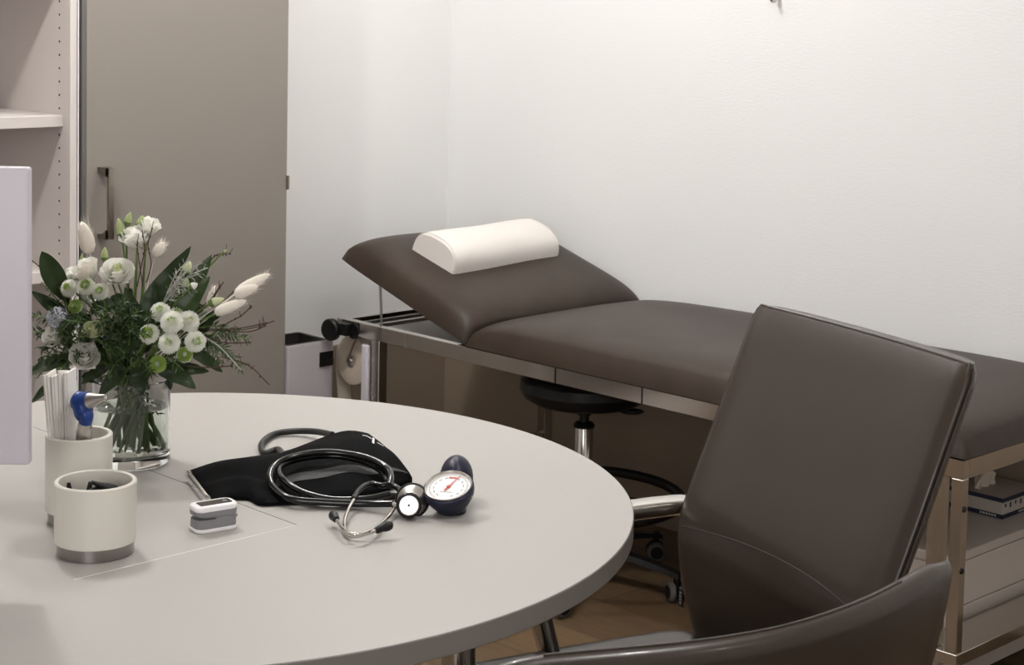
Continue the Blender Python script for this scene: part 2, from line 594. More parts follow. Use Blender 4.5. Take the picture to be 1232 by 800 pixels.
for y in (YF, YB - 0.03):
    leg((2.146, y, 0.19), (2.176, y + 0.03, ZT - 0.039))
    leg((0.450, y, 0.0), (0.480, y + 0.03, ZT - 0.039))
    leg((2.150, y + 0.004, 0.0), (2.180, y + 0.028, 0.163))
for y in (YF, YB - 0.022):
    obj('end_plate', BOX((2.197, y, 0.188), (XR, y + 0.022, ZT - 0.039), 0.001, 1), 'chrome', couch, False)
for z in (0.475, 0.353):
    obj('bolt', LATHE([(0, 0.003), (0.005, 0.003), (0.0065, 0)], (XR, YF + 0.008, z), (1, 0, 0), 16), 'black', couch)
obj('side_plate', BOX((0.405, YF, 0.24), (0.433, YF + 0.014, 0.516), 0.006, 3), 'lav', couch)
obj('cross_rail', BOX((2.125, YF - 0.003, 0.163), (XR + 0.003, YB, 0.188), 0.001, 1), 'chrome', couch, False)
obj('cross_rail', BOX((0.452, YF + 0.031, 0.163), (0.478, YB - 0.031, 0.188), 0.001, 1), 'chrome', couch, False)


def cushion(Lx, Wy, zb, zt, zs, nx=60, ny=30, q=0.28, p=6, pinch=0.012, wr=0.002, seed=1):
    """padded slab: x in [0,Lx], y in [0,Wy]; bottom zb, crown zt, seam height zs"""
    rnd = random.Random(seed)
    ph = [rnd.random() * 6 for _ in range(8)]
    bm = bmesh.new()
    top, bot = [], []
    for i in range(nx + 1):
        u = -math.cos(PI * i / nx)
        u = 0.55 * u + 0.45 * (2 * i / nx - 1)
        rt_, rb_ = [], []
        for j in range(ny + 1):
            v = -math.cos(PI * j / ny)
            v = 0.55 * v + 0.45 * (2 * j / ny - 1)
            e = max(0.0, (1 - abs(u) ** p) * (1 - abs(v) ** p))
            hx = Lx / 2 * u * (1 - pinch * 0.0) 
            hy_ = Wy / 2 * v
            # edges bow slightly outward between the pinched corners
            hx += 0.006 * (1 - v * v) * (abs(u) ** 8) * (1 if u > 0 else -1)
            hy_ += 0.006 * (1 - min(1, abs(u)) ** 6) * (abs(v) ** 8) * (1 if v > 0 else -1)
            x, y = Lx / 2 + hx, Wy / 2 + hy_
            wv = wr * (math.sin(x * 9 + ph[0] + 2 * math.sin(y * 7 + ph[1])) + 0.6 * math.sin(y * 17 + x * 5 + ph[2])) * e
            rt_.append(Vector((x, y, zs + (zt - zs) * e ** q + wv)))
            rb_.append(Vector((x, y, zs - (zs - zb) * e ** 0.18)))
        top.append(rt_)
        bot.append(rb_)
    gridsurf(bm, top)
    gridsurf(bm, [r[::-1] for r in bot])
    bmesh.ops.remove_doubles(bm, verts=bm.verts, dist=0.0003)
    return bm


bm = cushion(XR + 0.004 - 0.812, 0.668, ZT + 0.0003, ZT + 0.085, ZT + 0.003, seed=3)
bm.transform(Matrix.Translation((0.812, YF - 0.002, 0)))
obj('seat_cushion', bm, 'leather', couch, True, angle=60)
# raised head section
ang = math.atan2(0.150, 0.483)
bm = cushion(0.515, 0.668, 0.0, 0.088, 0.006, nx=40, seed=5)
hm = Matrix.Translation((0.812, YF - 0.002, ZT + 0.004)) @ Matrix.Rotation(ang, 4, 'Y') @ Matrix.Translation((-0.515, 0, 0))
bm.transform(hm)
obj('head_cushion', bm, 'leather', couch, True, angle=60)
bm = BOX((0.03, 0.03, -0.014), (0.49, 0.638, -0.001))
bm.transform(hm)
obj('head_board', bm, 'dark', couch, False)
for y in (-0.60, -0.09):
    zt = ZT + (0.812 - 0.392) * math.tan(ang) - 0.008
    obj('support_rod', TUBE([(0.402, y, ZT - 0.022), (0.390, y, zt)], 0.0035, 10), 'satin', couch)

# black clamp knobs at the head end of the rail
obj('clamp_knob', LATHE([(0, -0.010), (0.027, -0.010), (0.030, -0.006), (0.030, 0.006), (0.027, 0.010), (0, 0.010)], (0.318, YF - 0.032, 0.545), (0.15, -1, 0)), 'black', couch)
kb = LATHE([(0, -0.024), (0.020, -0.024), (0.022, -0.020), (0.022, 0.002), (0, 0.002)], (0.372, YF + 0.0, 0.546), (0, -1, 0))
kb.transform(Matrix.Identity(4))
box(kb, (0.318, YF - 0.026, 0.533), (0.372, YF, 0.566), 0.004)
obj('rail_clamp', kb, 'black', couch)

# paper roll under the head end
t = thing('paper_roll', 'cream couch paper roll hanging under the head end of the couch', 'paper roll', (0.323, -0.35, 0.16))
RC = Vector((0.323, 0, 0.453))
bm = bmesh.new()
lathe(bm, [(0.016, 0), (0.064, 0), (0.067, 0.002), (0.067, 0.048), (0.064, 0.050), (0.016, 0.050), (0.016, 0)], (RC.x, -0.640, RC.z), (0, 1, 0), 48)
obj('roll', bm, 'creampaper', t)
sh = bmesh.new()
P = []
for z, x in ((0.45, RC.x - 0.067), (0.42, RC.x - 0.0665), (0.37, RC.x - 0.060), (0.30, RC.x - 0.052), (0.16, RC.x - 0.050)):
    P.append([Vector((x, -0.638, z)), Vector((x, -0.592, z)), Vector((x - 0.0015, -0.592, z)), Vector((x - 0.0015, -0.638, z))])
gridsurf(sh, P, True)
sh.faces.ensure_lookup_table()
obj('hanging_sheet', sh, 'creampaper', t)
obj('hub', LATHE([(0, -0.008), (0.008, -0.008), (0.010, -0.004), (0.017, -0.002), (0.0175, 0.03)], (RC.x, -0.642, RC.z), (0, 1, 0)), 'satin', t)
obj('bracket_rod', TUBE([(RC.x, -0.652, RC.z), (RC.x + 0.018, -0.654, RC.z + 0.035), (RC.x + 0.040, -0.652, RC.z + 0.080)], 0.003, 8), 'bronze', t)

# white half-round bolster
pl = thing('half_round_pillow', 'white half-round bolster pillow on the raised head end of the couch', 'pillow')
bm = bmesh.new()
Lp, Wp, Hp = 0.415, 0.165, 0.072
P = []
ny = 24
for j in range(ny + 1):
    v = j / ny
    y = v * Lp
    s = 1 - 0.10 * max(0, 1 - v * 18) ** 2 - 0.10 * max(0, 1 - (1 - v) * 18) ** 2
    ring = []
    for k in range(25):
        a = PI * k / 24
        x = math.cos(a)
        z = math.sin(a)
        x = math.copysign(abs(x) ** 0.85, x)
        z = z ** 0.75
        wz = 0.0015 * math.sin(v * 9 + a * 3)
        ring.append(Vector((Wp / 2 * x * (s * .3 + .7), y, (Hp + wz) * z * s)))
    for k in range(1, 8):
        ring.append(Vector((-Wp / 2 + Wp * k / 8, y, -0.003)))
    P.append(ring)
vs = gridsurf(bm, P, True)
bm.faces.new(vs[0])
bm.faces.new(vs[-1])
ROLLM = hm @ Matrix.Translation((0.515 - 0.292, 0.115, 0.086)) @ Matrix.Rotation(math.radians(3), 4, 'Z')
bm.transform(ROLLM)
bo_ = obj('cover', bm, 'pillow', None, True, angle=50)
pl.location = ROLLM.translation
bo_.data.transform(Matrix.Translation(-ROLLM.translation))
bo_.parent = pl
sm = bmesh.new()
ringp = [Vector((Wp / 2 * math.copysign(abs(math.cos(a)) ** .85, math.cos(a)) * 0.985, 0.016, (Hp) * math.sin(a) ** .75 * 0.995)) for a in [PI * k / 30 for k in range(31)]]
tube(sm, [V(p.x * 1.01, 0.005, p.z * 0.985 + 0.0004) for p in ringp], 0.0012, 6)
sm.transform(ROLLM)
obj('seam_piping', sm, 'pillow', pl)

# ------------------------------------------------------------------ low drawer cabinet under the couch
t = thing('low_drawer_cabinet', 'low greige drawer cabinet under the foot end of the couch', 'cabinet', (1.90, -0.27, 0))
CX0, CX1, CY0, CY1 = 1.70, 2.107, -0.520, -0.02
obj('body', BOX((CX0, CY0 + 0.004, 0.045), (CX1 - 0.020, CY1, 0.300)), 'greige', t, False)
obj('top_board', BOX((CX0 - 0.004, CY0, 0.301), (CX1, CY1, 0.320), 0.0012, 1), 'greige', t, False)
obj('plinth', BOX((CX0 + 0.02, CY0 + 0.04, 0.0), (CX1 - 0.06, CY1, 0.045)), 'dark', t, False)
obj('drawer', BOX((CX1 - 0.019, CY0 + 0.001, 0.206), (CX1 - 0.001, CY1 - 0.001, 0.2985), 0.001, 1), 'greige', t, False)
obj('drawer', BOX((CX1 - 0.019, CY0 + 0.001, 0.047), (CX1 - 0.001, CY1 - 0.001, 0.2035), 0.001, 1), 'greige', t, False)
obj('front_panel', BOX((CX0, CY0, 0.046), (CX1 - 0.0205, CY0 + 0.0035, 0.296), 0.0008, 1), 'greige', t, False)

# tissue box on it
t = thing('tissue_box', 'flat pale tissue box with navy edge bands on the low cabinet under the couch', 'tissue box', (1.93, -0.115, 0.3205))
TX0, TX1, TY0, TY1, TZ = 1.80, 2.040, -0.195, -0.040, 0.3205
obj('carton', BOX((TX0, TY0, TZ), (TX1, TY1, TZ + 0.046), 0.001, 1), 'boxgrey', t, False)
bd = bmesh.new()
for z0_, z1_ in ((TZ + 0.0003, TZ + 0.010), (TZ + 0.037, TZ + 0.0465)):
    box(bd, (TX0 - .0007, TY0 - .0007, z0_), (TX1 + .0007, TY0, z1_))
    box(bd, (TX1, TY0 - .0007, z0_), (TX1 + .0007, TY1 + .0007, z1_))
obj('navy_band', bd, 'boxnavy', t, False)
pr_ = bmesh.new()
for k in range(6):
    box(pr_, (TX1 - 0.055 + 0.007 * k, TY0 - 0.0012, TZ + 0.003), (TX1 - 0.050 + 0.007 * k, TY0 - 0.0008, TZ + 0.0075))
obj('print', pr_, 'boxgrey', t, False)
pr_ = bmesh.new()
for k in range(4):
    box(pr_, (TX1 + 0.0008, TY0 + 0.07 + 0.008 * k, TZ + 0.003), (TX1 + 0.0012, TY0 + 0.075 + 0.008 * k, TZ + 0.0075))
obj('print', pr_, 'boxgrey', t, False)
pr_ = bmesh.new()
for k in range(5):
    y = TY0 + 0.008 + 0.022 * k
    box(pr_, (TX1 + 0.0002, y, TZ + 0.026 - 0.004 * (k % 2)), (TX1 + 0.0009, y + 0.006, TZ + 0.033))
obj('print', pr_, 'boxnavy', t, False)
ts = bmesh.new()
rnd = random.Random(4)
for q in range(3):
    P = []
    ph = rnd.random() * 6
    for i in range(9):
        s = i / 8
        row = []
        for j in range(15):
            a = (j / 14 - .5)
            x = 1.955 + 0.012 * math.sin(a * 14 + ph + s * 2) * (1 - s * .3) + (q - 1) * 0.012 * s
            y = -0.135 + a * 0.07 * (1 - 0.35 * s) + 0.012 * s * math.sin(ph)
            z = TZ + 0.0465 + s * (0.042 + 0.012 * math.sin(a * 9 + ph))
            row.append(Vector((x, y, z)))
        P.append(row)
    gridsurf(ts, P)
obj('tissue', ts, 'creampaper', t, True)

# ------------------------------------------------------------------ stool
SX, SY = 1.061, -0.50
t = thing('rolling_stool', 'black rolling stool with chrome column half under the couch', 'stool', (SX, SY, 0))
obj('seat', LATHE([(0, 0.446), (0.09, 0.446), (0.128, 0.452), (0.152, 0.466), (0.163, 0.486), (0.160, 0.508), (0.148, 0.520), (0, 0.526)], (SX, SY, 0), (0, 0, 1), 56), 'black', t)
obj('boss', LATHE([(0, 0.420), (0.017, 0.420), (0.021, 0.438), (0.021, 0.447), (0, 0.447)], (SX, SY, 0)), 'black', t)
obj('gas_column', LATHE([(0, 0.06), (0.023, 0.06), (0.023, 0.388), (0.021, 0.391), (0.0, 0.391)], (SX, SY, 0)), 'chrome', t)
obj('column_collar', LATHE([(0, 0.389), (0.026, 0.389), (0.027, 0.394), (0.023, 0.400), (0.012, 0.402), (0.012, 0.421), (0, 0.421)], (SX, SY, 0)), 'black', t)
lv = RT.copy()
lv.z = 0
lv.normalize()
lb = TUBE(smoothpath([V(SX, SY, .443), V(SX, SY, .441) + lv * .07, V(SX, SY, .432) + lv * .10], 5), 0.004, 8)
ellipsoid(lb, V(SX, SY, 0.430) + lv * 0.118, 0.030, 0.012, 0.008, Matrix.Rotation(math.atan2(lv.y, lv.x), 3, 'Z'))
obj('height_lever', lb, 'black', t)
obj('foot_ring', TUBE([V(SX + .245 * math.cos(2 * PI * k / 48), SY + .245 * math.sin(2 * PI * k / 48), .215) for k in range(48)], .013, 12, closed=True), 'black', t)
for k in range(3):
    a = math.radians(30 + 120 * k)
    obj('ring_spoke', TUBE([V(SX + .018 * math.cos(a), SY + .018 * math.sin(a), .215), V(SX + .24 * math.cos(a), SY + .24 * math.sin(a), .215)], .008, 8), 'black', t)
obj('base_hub', LATHE([(0, 0.055), (0.045, 0.055), (0.045, 0.10), (0.03, 0.115), (0, 0.115)], (SX, SY, 0)), 'black', t)
for k in range(5):
    a = math.radians(86 + 72 * k)
    dx, dy = math.cos(a), math.sin(a)
    P = []
    for i in range(9):
        s = i / 8
        r_ = 0.03 + 0.245 * s
        wd = 0.024 - 0.008 * s
        zz = 0.100 - 0.030 * s ** 2
        P.append([Vector((SX + dx * r_ - dy * wd, SY + dy * r_ + dx * wd, zz - 0.012)), Vector((SX + dx * r_ - dy * wd * .7, SY + dy * r_ + dx * wd * .7, zz)),
                  Vector((SX + dx * r_ + dy * wd * .7, SY + dy * r_ - dx * wd * .7, zz)), Vector((SX + dx * r_ + dy * wd, SY + dy * r_ - dx * wd, zz - 0.012))])
    am = bmesh.new()
    vv = gridsurf(am, P, True)
    am.faces.new(vv[-1])
    obj('base_arm', am, 'black', t)
    cx_, cy_ = SX + dx * 0.265, SY + dy * 0.265
    ca = a + 0.9
    wx, wy = math.cos(ca), math.sin(ca)
    cm = bmesh.new()
    for s in (-1, 1):
        lathe(cm, [(0, 0.009), (0.018, 0.009), (0.0225, 0.005), (0.0245, 0), (0.0225, -0.005), (0.018, -0.009), (0, -0.009)], (cx_ + wx * 0.014 * s, cy_ + wy * 0.014 * s, 0.025), (wx, wy, 0), 24)
    lathe(cm, [(0, 0.03), (0.008, 0.03), (0.008, 0.075), (0, 0.075)], (cx_, cy_, 0), (0, 0, 1), 12)
    w_ = obj('caster', cm, 'black', t)
    rm = bmesh.new()
    for s in (-1, 1):
        lathe(rm, [(0.0165, 0.0100), (0.0215, 0.0085), (0.0250, 0.004), (0.0252, -0.002)], (cx_ + wx * 0.014 * s, cy_ + wy * 0.014 * s, 0.0254), (wx * s, wy * s, 0), 24)
    obj('tyre', rm, 'tyre', w_)

# ------------------------------------------------------------------ round table
TXc, TYc, TR, TH = 1.933, -2.285, 0.645, 0.74
table = thing('round_table', 'large round light grey meeting table in the foreground', 'table', (TXc, TYc, 0))
bm = bmesh.new()
lathe(bm, [(0, TH), (TR - 0.0012, TH), (TR, TH - 0.0012), (TR, TH - 0.0262), (TR - 0.0012, TH - 0.0274), (0, TH - 0.0274)], (TXc, TYc, 0), (0, 0, 1), 160)
for f in bm.faces:
    r_ = math.hypot(f.calc_center_median().x - TXc, f.calc_center_median().y - TYc)
    if r_ > TR - 0.001: f.material_index = 1
obj('tabletop', bm, ['table', 'tabedge'], table, True, angle=30)
sx, sy = 2.152, -2.232
obj('cable_flap_seam', BOX((sx - 0.0008, -2.566, TH), (sx + 0.0008, sy, TH + 0.0004)), 'seam', table, False)
obj('cable_flap_seam', BOX((1.46, sy - 0.0005, TH), (sx, sy + 0.0005, TH + 0.0004)), 'tabedge', table, False)
for a in (62, 152, 242, 332):
    # the leg at 28 degrees shows below the table's near edge
    a_ = math.radians(a - 42)
    x, y = TXc + 0.455 * math.cos(a_), TYc + 0.455 * math.sin(a_)
    obj('leg', LATHE([(0, 0), (0.022, 0), (0.022, 0.700), (0.034, 0.7005), (0.034, 0.7115), (0, 0.7115)], (x, y, 0)), 'chrome', table)

# ------------------------------------------------------------------ office chair with high back
F = Vector((-0.30, -0.954, 0)).normalized()
Wd = Vector((0.954, -0.30, 0)).normalized()
O = Vector((2.589, -1.615, 0))
chair = thing('office_chair', 'high-backed taupe leather office chair with polished armrests beside the couch', 'office chair', O + F * 0.30)
prof = [(0.995, -0.002), (0.96, 0.012), (0.90, 0.037), (0.80, 0.078), (0.73, 0.108), (0.684, 0.126), (0.647, 0.129), (0.58, 0.121), (0.53, 0.110), (0.49, 0.099), (0.455, 0.090)]
zs_ = np.array([p[0] for p in prof][::-1])
ts_ = np.array([p[1] for p in prof][::-1])


def backt(z):
    return float(np.interp(z, zs_, ts_))


def back_half_width(z):
    w_ = 0.235
    if z > 0.965: w_ = 0.235 - 0.012 * ((z - 0.965) / 0.03) ** 2
    if z < 0.62: w_ = 0.235 - 0.02 * ((0.62 - z) / 0.16) ** 1.5
    return w_


def chair_back(zlo, zhi, off_front, thick):
    bm = bmesh.new()
    fr_, bk = [], []
    nz, nu = 44, 28
    for i in range(nz + 1):
        z = zlo + (zhi - zlo) * i / nz
        hw = back_half_width(z)
        a_, b_ = [], []
        for j in range(nu + 1):
            u = 2 * j / nu - 1
            u = math.sin(u * PI / 2) * .5 + u * .5
            e = (1 - abs(u) ** 8) * (1 - max(0, (z - 0.93) / 0.065) ** 4 if z > 0.93 else 1)
            e = max(0, e) ** 0.5
            tf = backt(z) - 0.010 * (1 - u * u) * 1.0   # slight dish
            top_drop = 0
            c = O + Wd * (u * hw)
            a_.append(c + F * (tf - 0.010 + 0.012 * e) + Vector((0, 0, z + top_drop)))
            b_.append(c + F * (tf - 0.022 - (thick - 0.022) * e) + Vector((0, 0, z)))
        fr_.append(a_)
        bk.append(b_)
    # closed loop ring per row
    rows = [a + b[::-1] for a, b in zip(fr_, bk)]
    vs = gridsurf(bm, rows, True)
    for vr in (vs[0], vs[-1]):
        n = len(vr) // 2
        for k in range(n - 1):
            bm.faces.new((vr[k], vr[k + 1], vr[-2 - k], vr[-1 - k]))
    return bm


back = obj('backrest', chair_back(0.47, 0.990, 0, 0.052), 'chleather', chair, True, angle=50)
bm = bmesh.new()
pts = []
for k in range(41):
    u = -0.232 + 0.464 * k / 40
    z = 0.689 - (0.030 if u > 0 else 0.017) * (abs(u - 0.02) / 0.23) ** 2.2
    hw = 0.235
    uu = u / hw
    e = max(0, 1 - abs(uu) ** 8) ** .5
    pts.append(O + Wd * u + F * (backt(z) - 0.010 * (1 - uu * uu) - 0.010 + 0.012 * e - 0.0007) + Vector((0, 0, z)))
tube(bm, pts, 0.0013, 6)
tube(bm, [p + Vector((0, 0, -0.005)) for p in pts], 0.0010, 6)
obj('curved_seam', bm, 'stitch', back)
bm = bmesh.new()
zz = [0.47 + 0.515 * k / 40 for k in range(41)]
edge_pts = [O + Wd * (back_half_width(z) + 0.0005) + F * (backt(z) - 0.012) + Vector((0, 0, z)) for z in zz]
top_pts = [O + Wd * (0.228 * (1 - 2 * k / 20)) + F * (backt(0.99) - 0.014 - 0.010 * (1 - (1 - 2 * k / 20) ** 2)) + Vector((0, 0, 0.9905)) for k in range(21)]
le = [O - Wd * (back_half_width(z) + 0.0005) + F * (backt(z) - 0.012) + Vector((0, 0, z)) for z in zz[::-1]]
tube(bm, edge_pts + top_pts + le, 0.0024, 8)
obj('piping', bm, 'chleather', back)
bm = bmesh.new()
e2 = [O + Wd * (back_half_width(z) + 0.0012) + F * (backt(z) - 0.020) + Vector((0, 0, z)) for z in zz]
tube(bm, e2, 0.0013, 6)
obj('side_stitching', bm, 'stitch', back)
p_ = O - Wd * 0.232 + F * (backt(0.555) - 0.006) + Vector((0, 0, 0.555))
bm = obox(bmesh.new(), p_ - Wd * 0.004, Wd, F, (0, 0, 1), 0.012, 0.0016, 0.028, 0.0004)
obj('fabric_tag', bm, 'black', back, False)
bm = bmesh.new()
for q in (-0.008, -0.003, 0.002, 0.007):
    obox(bm, p_ - Wd * 0.004 + F * 0.0012 + V(0, 0, q), Wd, F, (0, 0, 1), 0.004, 0.0008, 0.003)
obj('tag_print', bm, 'grey', back, False)
# seat pad
bm = cushion(0.53, 0.40, 0.0, 0.070, 0.045, nx=30, ny=30, q=0.30, p=14, wr=0.0, seed=9)
SM = Matrix(((Wd.x, F.x, 0, (O - Wd * 0.268 + F * 0.085).x), (Wd.y, F.y, 0, (O - Wd * 0.268 + F * 0.085).y), (0, 0, 1, 0.434), (0, 0, 0, 1)))
bm.transform(SM)
obj('seat', bm, 'chleather', chair, True, angle=60)
C0 = O + F * 0.32
obj('gas_column', LATHE([(0, 0.07), (0.028, 0.07), (0.028, 0.25), (0.018, 0.255), (0.018, 0.40), (0, 0.40)], C0), 'chrome', chair)
obj('tilt_mechanism', obox(bmesh.new(), C0 + V(0, 0, 0.415), Wd, F, (0, 0, 1), 0.16, 0.24, 0.04, 0.01), 'black', chair)
bs = bmesh.new()
lathe(bs, [(0, 0.05), (0.05, 0.05), (0.05, 0.09), (0.03, 0.10), (0, 0.10)], C0)
obj('base_hub', bs, 'chrome', chair)
for k in range(5):
    a = math.radians(56 + 72 * k)
    dx, dy = math.cos(a), math.sin(a)
    tb = TUBE([C0 + V(dx * .03, dy * .03, .078), C0 + V(dx * .28, dy * .28, .060)], [0.020, 0.014], 12)
    obj('base_arm', tb, 'chrome', chair)
    cm = bmesh.new()
    cx_, cy_ = C0.x + dx * 0.275, C0.y + dy * 0.275
    wx, wy = math.cos(a + 1.2), math.sin(a + 1.2)
    for s in (-1, 1):
        lathe(cm, [(0, 0.009), (0.018, 0.009), (0.0245, 0), (0.018, -0.009), (0, -0.009)], (cx_ + wx * 0.013 * s, cy_ + wy * 0.013 * s, 0.0245), (wx, wy, 0), 24)
    obj('caster', cm, 'black', chair)
for s in (-1, 1):
    # flat polished arm bar with a rounded rear bend down to the seat
    arm = bmesh.new()
    lat = s * (0.262 if s < 0 else 0.285)
    pts = [(-0.030, 0.560), (0.010, 0.640), (0.050, 0.678), (0.100, 0.688), (0.18, 0.689), (0.26, 0.686), (0.32, 0.672), (0.345, 0.630), (0.335, 0.560), (0.315, 0.500), (0.300, 0.455)]
    pp = smoothpath([O + Wd * lat + F * a_ + V(0, 0, z_) for a_, z_ in ([(0.055, 0.672), (0.08, 0.686), (0.13, 0.6895)] if s < 0 else [(0.155, 0.6885), (0.175, 0.6895)]) + [(0.20, 0.6895), (0.28, 0.6885), (0.33, 0.676), (0.345, 0.640), (0.335, 0.56), (0.31, 0.475), (0.28, 0.43)]], 5)
    P = []
    for i, p in enumerate(pp):
        a_ = pp[max(0, i - 1)]
        b_ = pp[min(len(pp) - 1, i + 1)]
        tg = (b_ - a_).normalized()
        nn = Wd.cross(tg).normalized()
        wz, hz = 0.022, 0.0125
        ring = []
        for k in range(20):
            an = 2 * PI * k / 20
            cu, cv = math.cos(an), math.sin(an)
            ring.append(p + Wd * (wz * math.copysign(abs(cu) ** .55, cu)) + nn * (hz * math.copysign(abs(cv) ** .55, cv)))
        P.append(ring)
    vv = gridsurf(arm, P, True)
    arm.faces.new(vv[0])
    arm.faces.new(vv[-1])
    ar = obj('armrest', arm, 'chrome', chair, True, angle=40)
    st = obox(bmesh.new(), O + Wd * (lat * .55) + F * 0.285 + V(0, 0, 0.425), Wd, F, (0, 0, 1), abs(lat) + 0.02, 0.04, 0.012, 0.003)
    obj('arm_bracket', st, 'chrome', ar)

# ------------------------------------------------------------------ second chair, low curved back, nearest the camera
RZ = 0.897
rc = [on_z(px, py, z) for px, py, z in ((584, 790, .893), (610, 781, .899), (660, 778, .901), (720, 777, .901), (800, 772, .901), (860, 765, .901), (930, 753, .901), (1013, 731, .901), (1065, 711, .901), (1110, 685, .901), (1132, 672, .900))]
rc[0] = V(2.955, -2.668, 0.893)
ridge = smoothpath([V(p.x, p.y, 0) for p in [V(2.950, -2.660, 0), V(2.972, -2.615, 0), V(3.000, -2.566, 0), V(3.030, -2.510, 0), V(3.054, -2.455, 0), V(3.072, -2.395, 0), V(3.080, -2.330, 0), V(3.081, -2.262, 0), V(3.076, -2.195, 0), V(3.066, -2.122, 0)]], 5)
sh = thing('armchair', 'low curved taupe leather armchair back nearest the camera, cut by the photo edge', 'armchair', (2.86, -2.36, 0))
bm = bmesh.new()
n = len(ridge)
rows = []
zlev = [0.42, 0.46, 0.52, 0.58, 0.64, 0.70, 0.76, 0.81, 0.85, 0.88]
mid = Vector((2.80, -2.36, 0))
for i, p in enumerate(ridge):
    s = 2 * i / (n - 1) - 1
    a_, b_ = ridge[max(0, i - 1)], ridge[min(n - 1, i + 1)]
    tg = (b_ - a_).normalized()
    nrm = Vector((tg.y, -tg.x, 0))   # outward, away from the sitter
    if nrm.dot(p - mid) < 0: nrm = -nrm
    e = abs(s)
    th = 0.028 * (1 - 0.25 * e ** 6)
    ztop = RZ - 0.006 - 0.016 * e ** 10 if s < 0 else RZ - 0.006 + 0.008 * e ** 4 - 0.008 * e ** 16
    ring = []
    # outside surface going up, over the ridge, inside surface down
    for z in zlev:
        k = max(0.0, (ztop - z) / 0.48)
        lean = -0.10 * k ** 1.3          # tucks in below
        lateral = -tg * s * 0.085 * k ** 1.25
        ring.append(p + nrm * (lean + 0.0) + lateral + V(0, 0, z - (RZ - ztop)))
    m_ = ring[-1]
    for a in (25, 60, 90, 120, 155):
        an = math.radians(a)
        ring.append(p + nrm * (-th / 2 + th / 2 * math.cos(an)) + V(0, 0, ztop - 0.014 + 0.014 * math.sin(an)))
    for z in zlev[::-1]:
        k = max(0.0, (ztop - z) / 0.48)
        ring.append(p + nrm * (-0.10 * k ** 1.3 - th) - tg * s * 0.085 * k ** 1.25 + V(0, 0, z - (RZ - ztop)))
    rows.append(ring)


def endcap(row, tg):
    """rounded end of the shell"""
    out = []
    m = len(row)
    for q in (0.5, 0.85, 1.0):
        r2 = []
        for k in range(m):
            o_ = row[m - 1 - k]
            c = (row[k] + o_) / 2
            f_ = math.sqrt(max(0, 1 - q * q))
            r2.append(c + (row[k] - c) * f_ + tg * (0.014 * q))
        out.append(r2)
    return out


tg0 = (ridge[0] - ridge[1]).normalized()
tg1 = (ridge[-1] - ridge[-2]).normalized()
rows = endcap(rows[0], tg0)[::-1] + rows + endcap(rows[-1], tg1)
gridsurf(bm, rows, True)
bmesh.ops.remove_doubles(bm, verts=bm.verts, dist=0.0004)
shell = obj('backrest', bm, 'chleather', sh, True, angle=60)
bm = bmesh.new()
tube(bm, [r[len(zlev) + 2] + V(0, 0, 0.0002) for r in rows[9:-9]], 0.0012, 6)
obj('ridge_seam', bm, 'chleather', shell)
F2 = Vector((-0.97, 0.24, 0)).normalized()
W2 = Vector((0.24, 0.97, 0)).normalized()
B2 = Vector((2.965, -2.385, 0))
bm = cushion(0.34, 0.34, 0.0, 0.07, 0.03, nx=24, ny=24, q=0.32, p=8, wr=0.0, seed=12)
bm.transform(Matrix(((W2.x, F2.x, 0, (B2 - W2 * 0.19).x), (W2.y, F2.y, 0, (B2 - W2 * 0.19).y), (0, 0, 1, 0.40), (0, 0, 0, 1))))
obj('seat', bm, 'chleather', sh, True, angle=60)
for a_, b_ in ((-0.17, 0.03), (0.13, 0.03), (-0.17, 0.30), (0.13, 0.30)):
    q = B2 + W2 * a_ + F2 * b_
    obj('leg', TUBE([q, q + V(0, 0, 0.405)], 0.012, 14), 'chrome', sh)

# ------------------------------------------------------------------ monitor at the left edge, seen from behind
ctr = at_d(37, 558, 2.08)
R2 = Vector((RT.x, RT.y, 0)).normalized()
N2 = Vector((-R2.y, R2.x, 0))
mz0, mz1 = ctr.z, at_d(37, 198, 2.08).z
mt = thing('computer_monitor', 'plain white back of a computer monitor at the left edge of the table', 'monitor', (ctr.x - R2.x * 0.27, ctr.y - R2.y * 0.27, TH))
mc = Vector((ctr.x, ctr.y, (mz0 + mz1) / 2)) - R2 * 0.272
bm = obox(bmesh.new(), mc, R2, N2, (0, 0, 1), 0.544, 0.018, mz1 - mz0, 0.004, 3)
obj('housing', bm, 'lav', mt)
obj('display', obox(bmesh.new(), mc + N2 * 0.0095, R2, N2, (0, 0, 1), 0.528, 0.001, mz1 - mz0 - 0.02), 'screen', mt, False)
bm = obox(bmesh.new(), V(mc.x, mc.y, (TH + mz0) / 2 + 0.03) - N2 * 0.018, R2, N2, (0, 0, 1), 0.06, 0.014, mz0 - TH + 0.09, 0.003)
obj('stand_neck', bm, 'satin', mt)
bm = obox(bmesh.new(), V(mc.x, mc.y, TH + 0.005) - N2 * 0.018, R2, N2, (0, 0, 1), 0.20, 0.15, 0.009, 0.004)
obj('stand_foot', bm, 'satin', mt)


# ------------------------------------------------------------------ desk cups
def cup(name, label, c, R, H, ring, m='cup'):
    t = thing(name, label, 'cup', (c[0], c[1], TH))
    th = 0.0055
    pf = [(0, ring), (R - 0.001, ring), (R, ring + 0.001), (R, H - 0.0015), (R - 0.0015, H), (R - th + 0.001, H), (R - th, H - 0.001), (R - th, ring + 0.006), (0, ring + 0.006)]
    obj('body', LATHE(pf, (c[0], c[1], TH), (0, 0, 1), 72), m, t)
    obj('steel_base', LATHE([(0, 0.0005), (R - 0.0035, 0.0005), (R - 0.003, 0.001), (R - 0.003, ring), (0, ring)], (c[0], c[1], TH), (0, 0, 1), 72), 'ring', t)
    return t


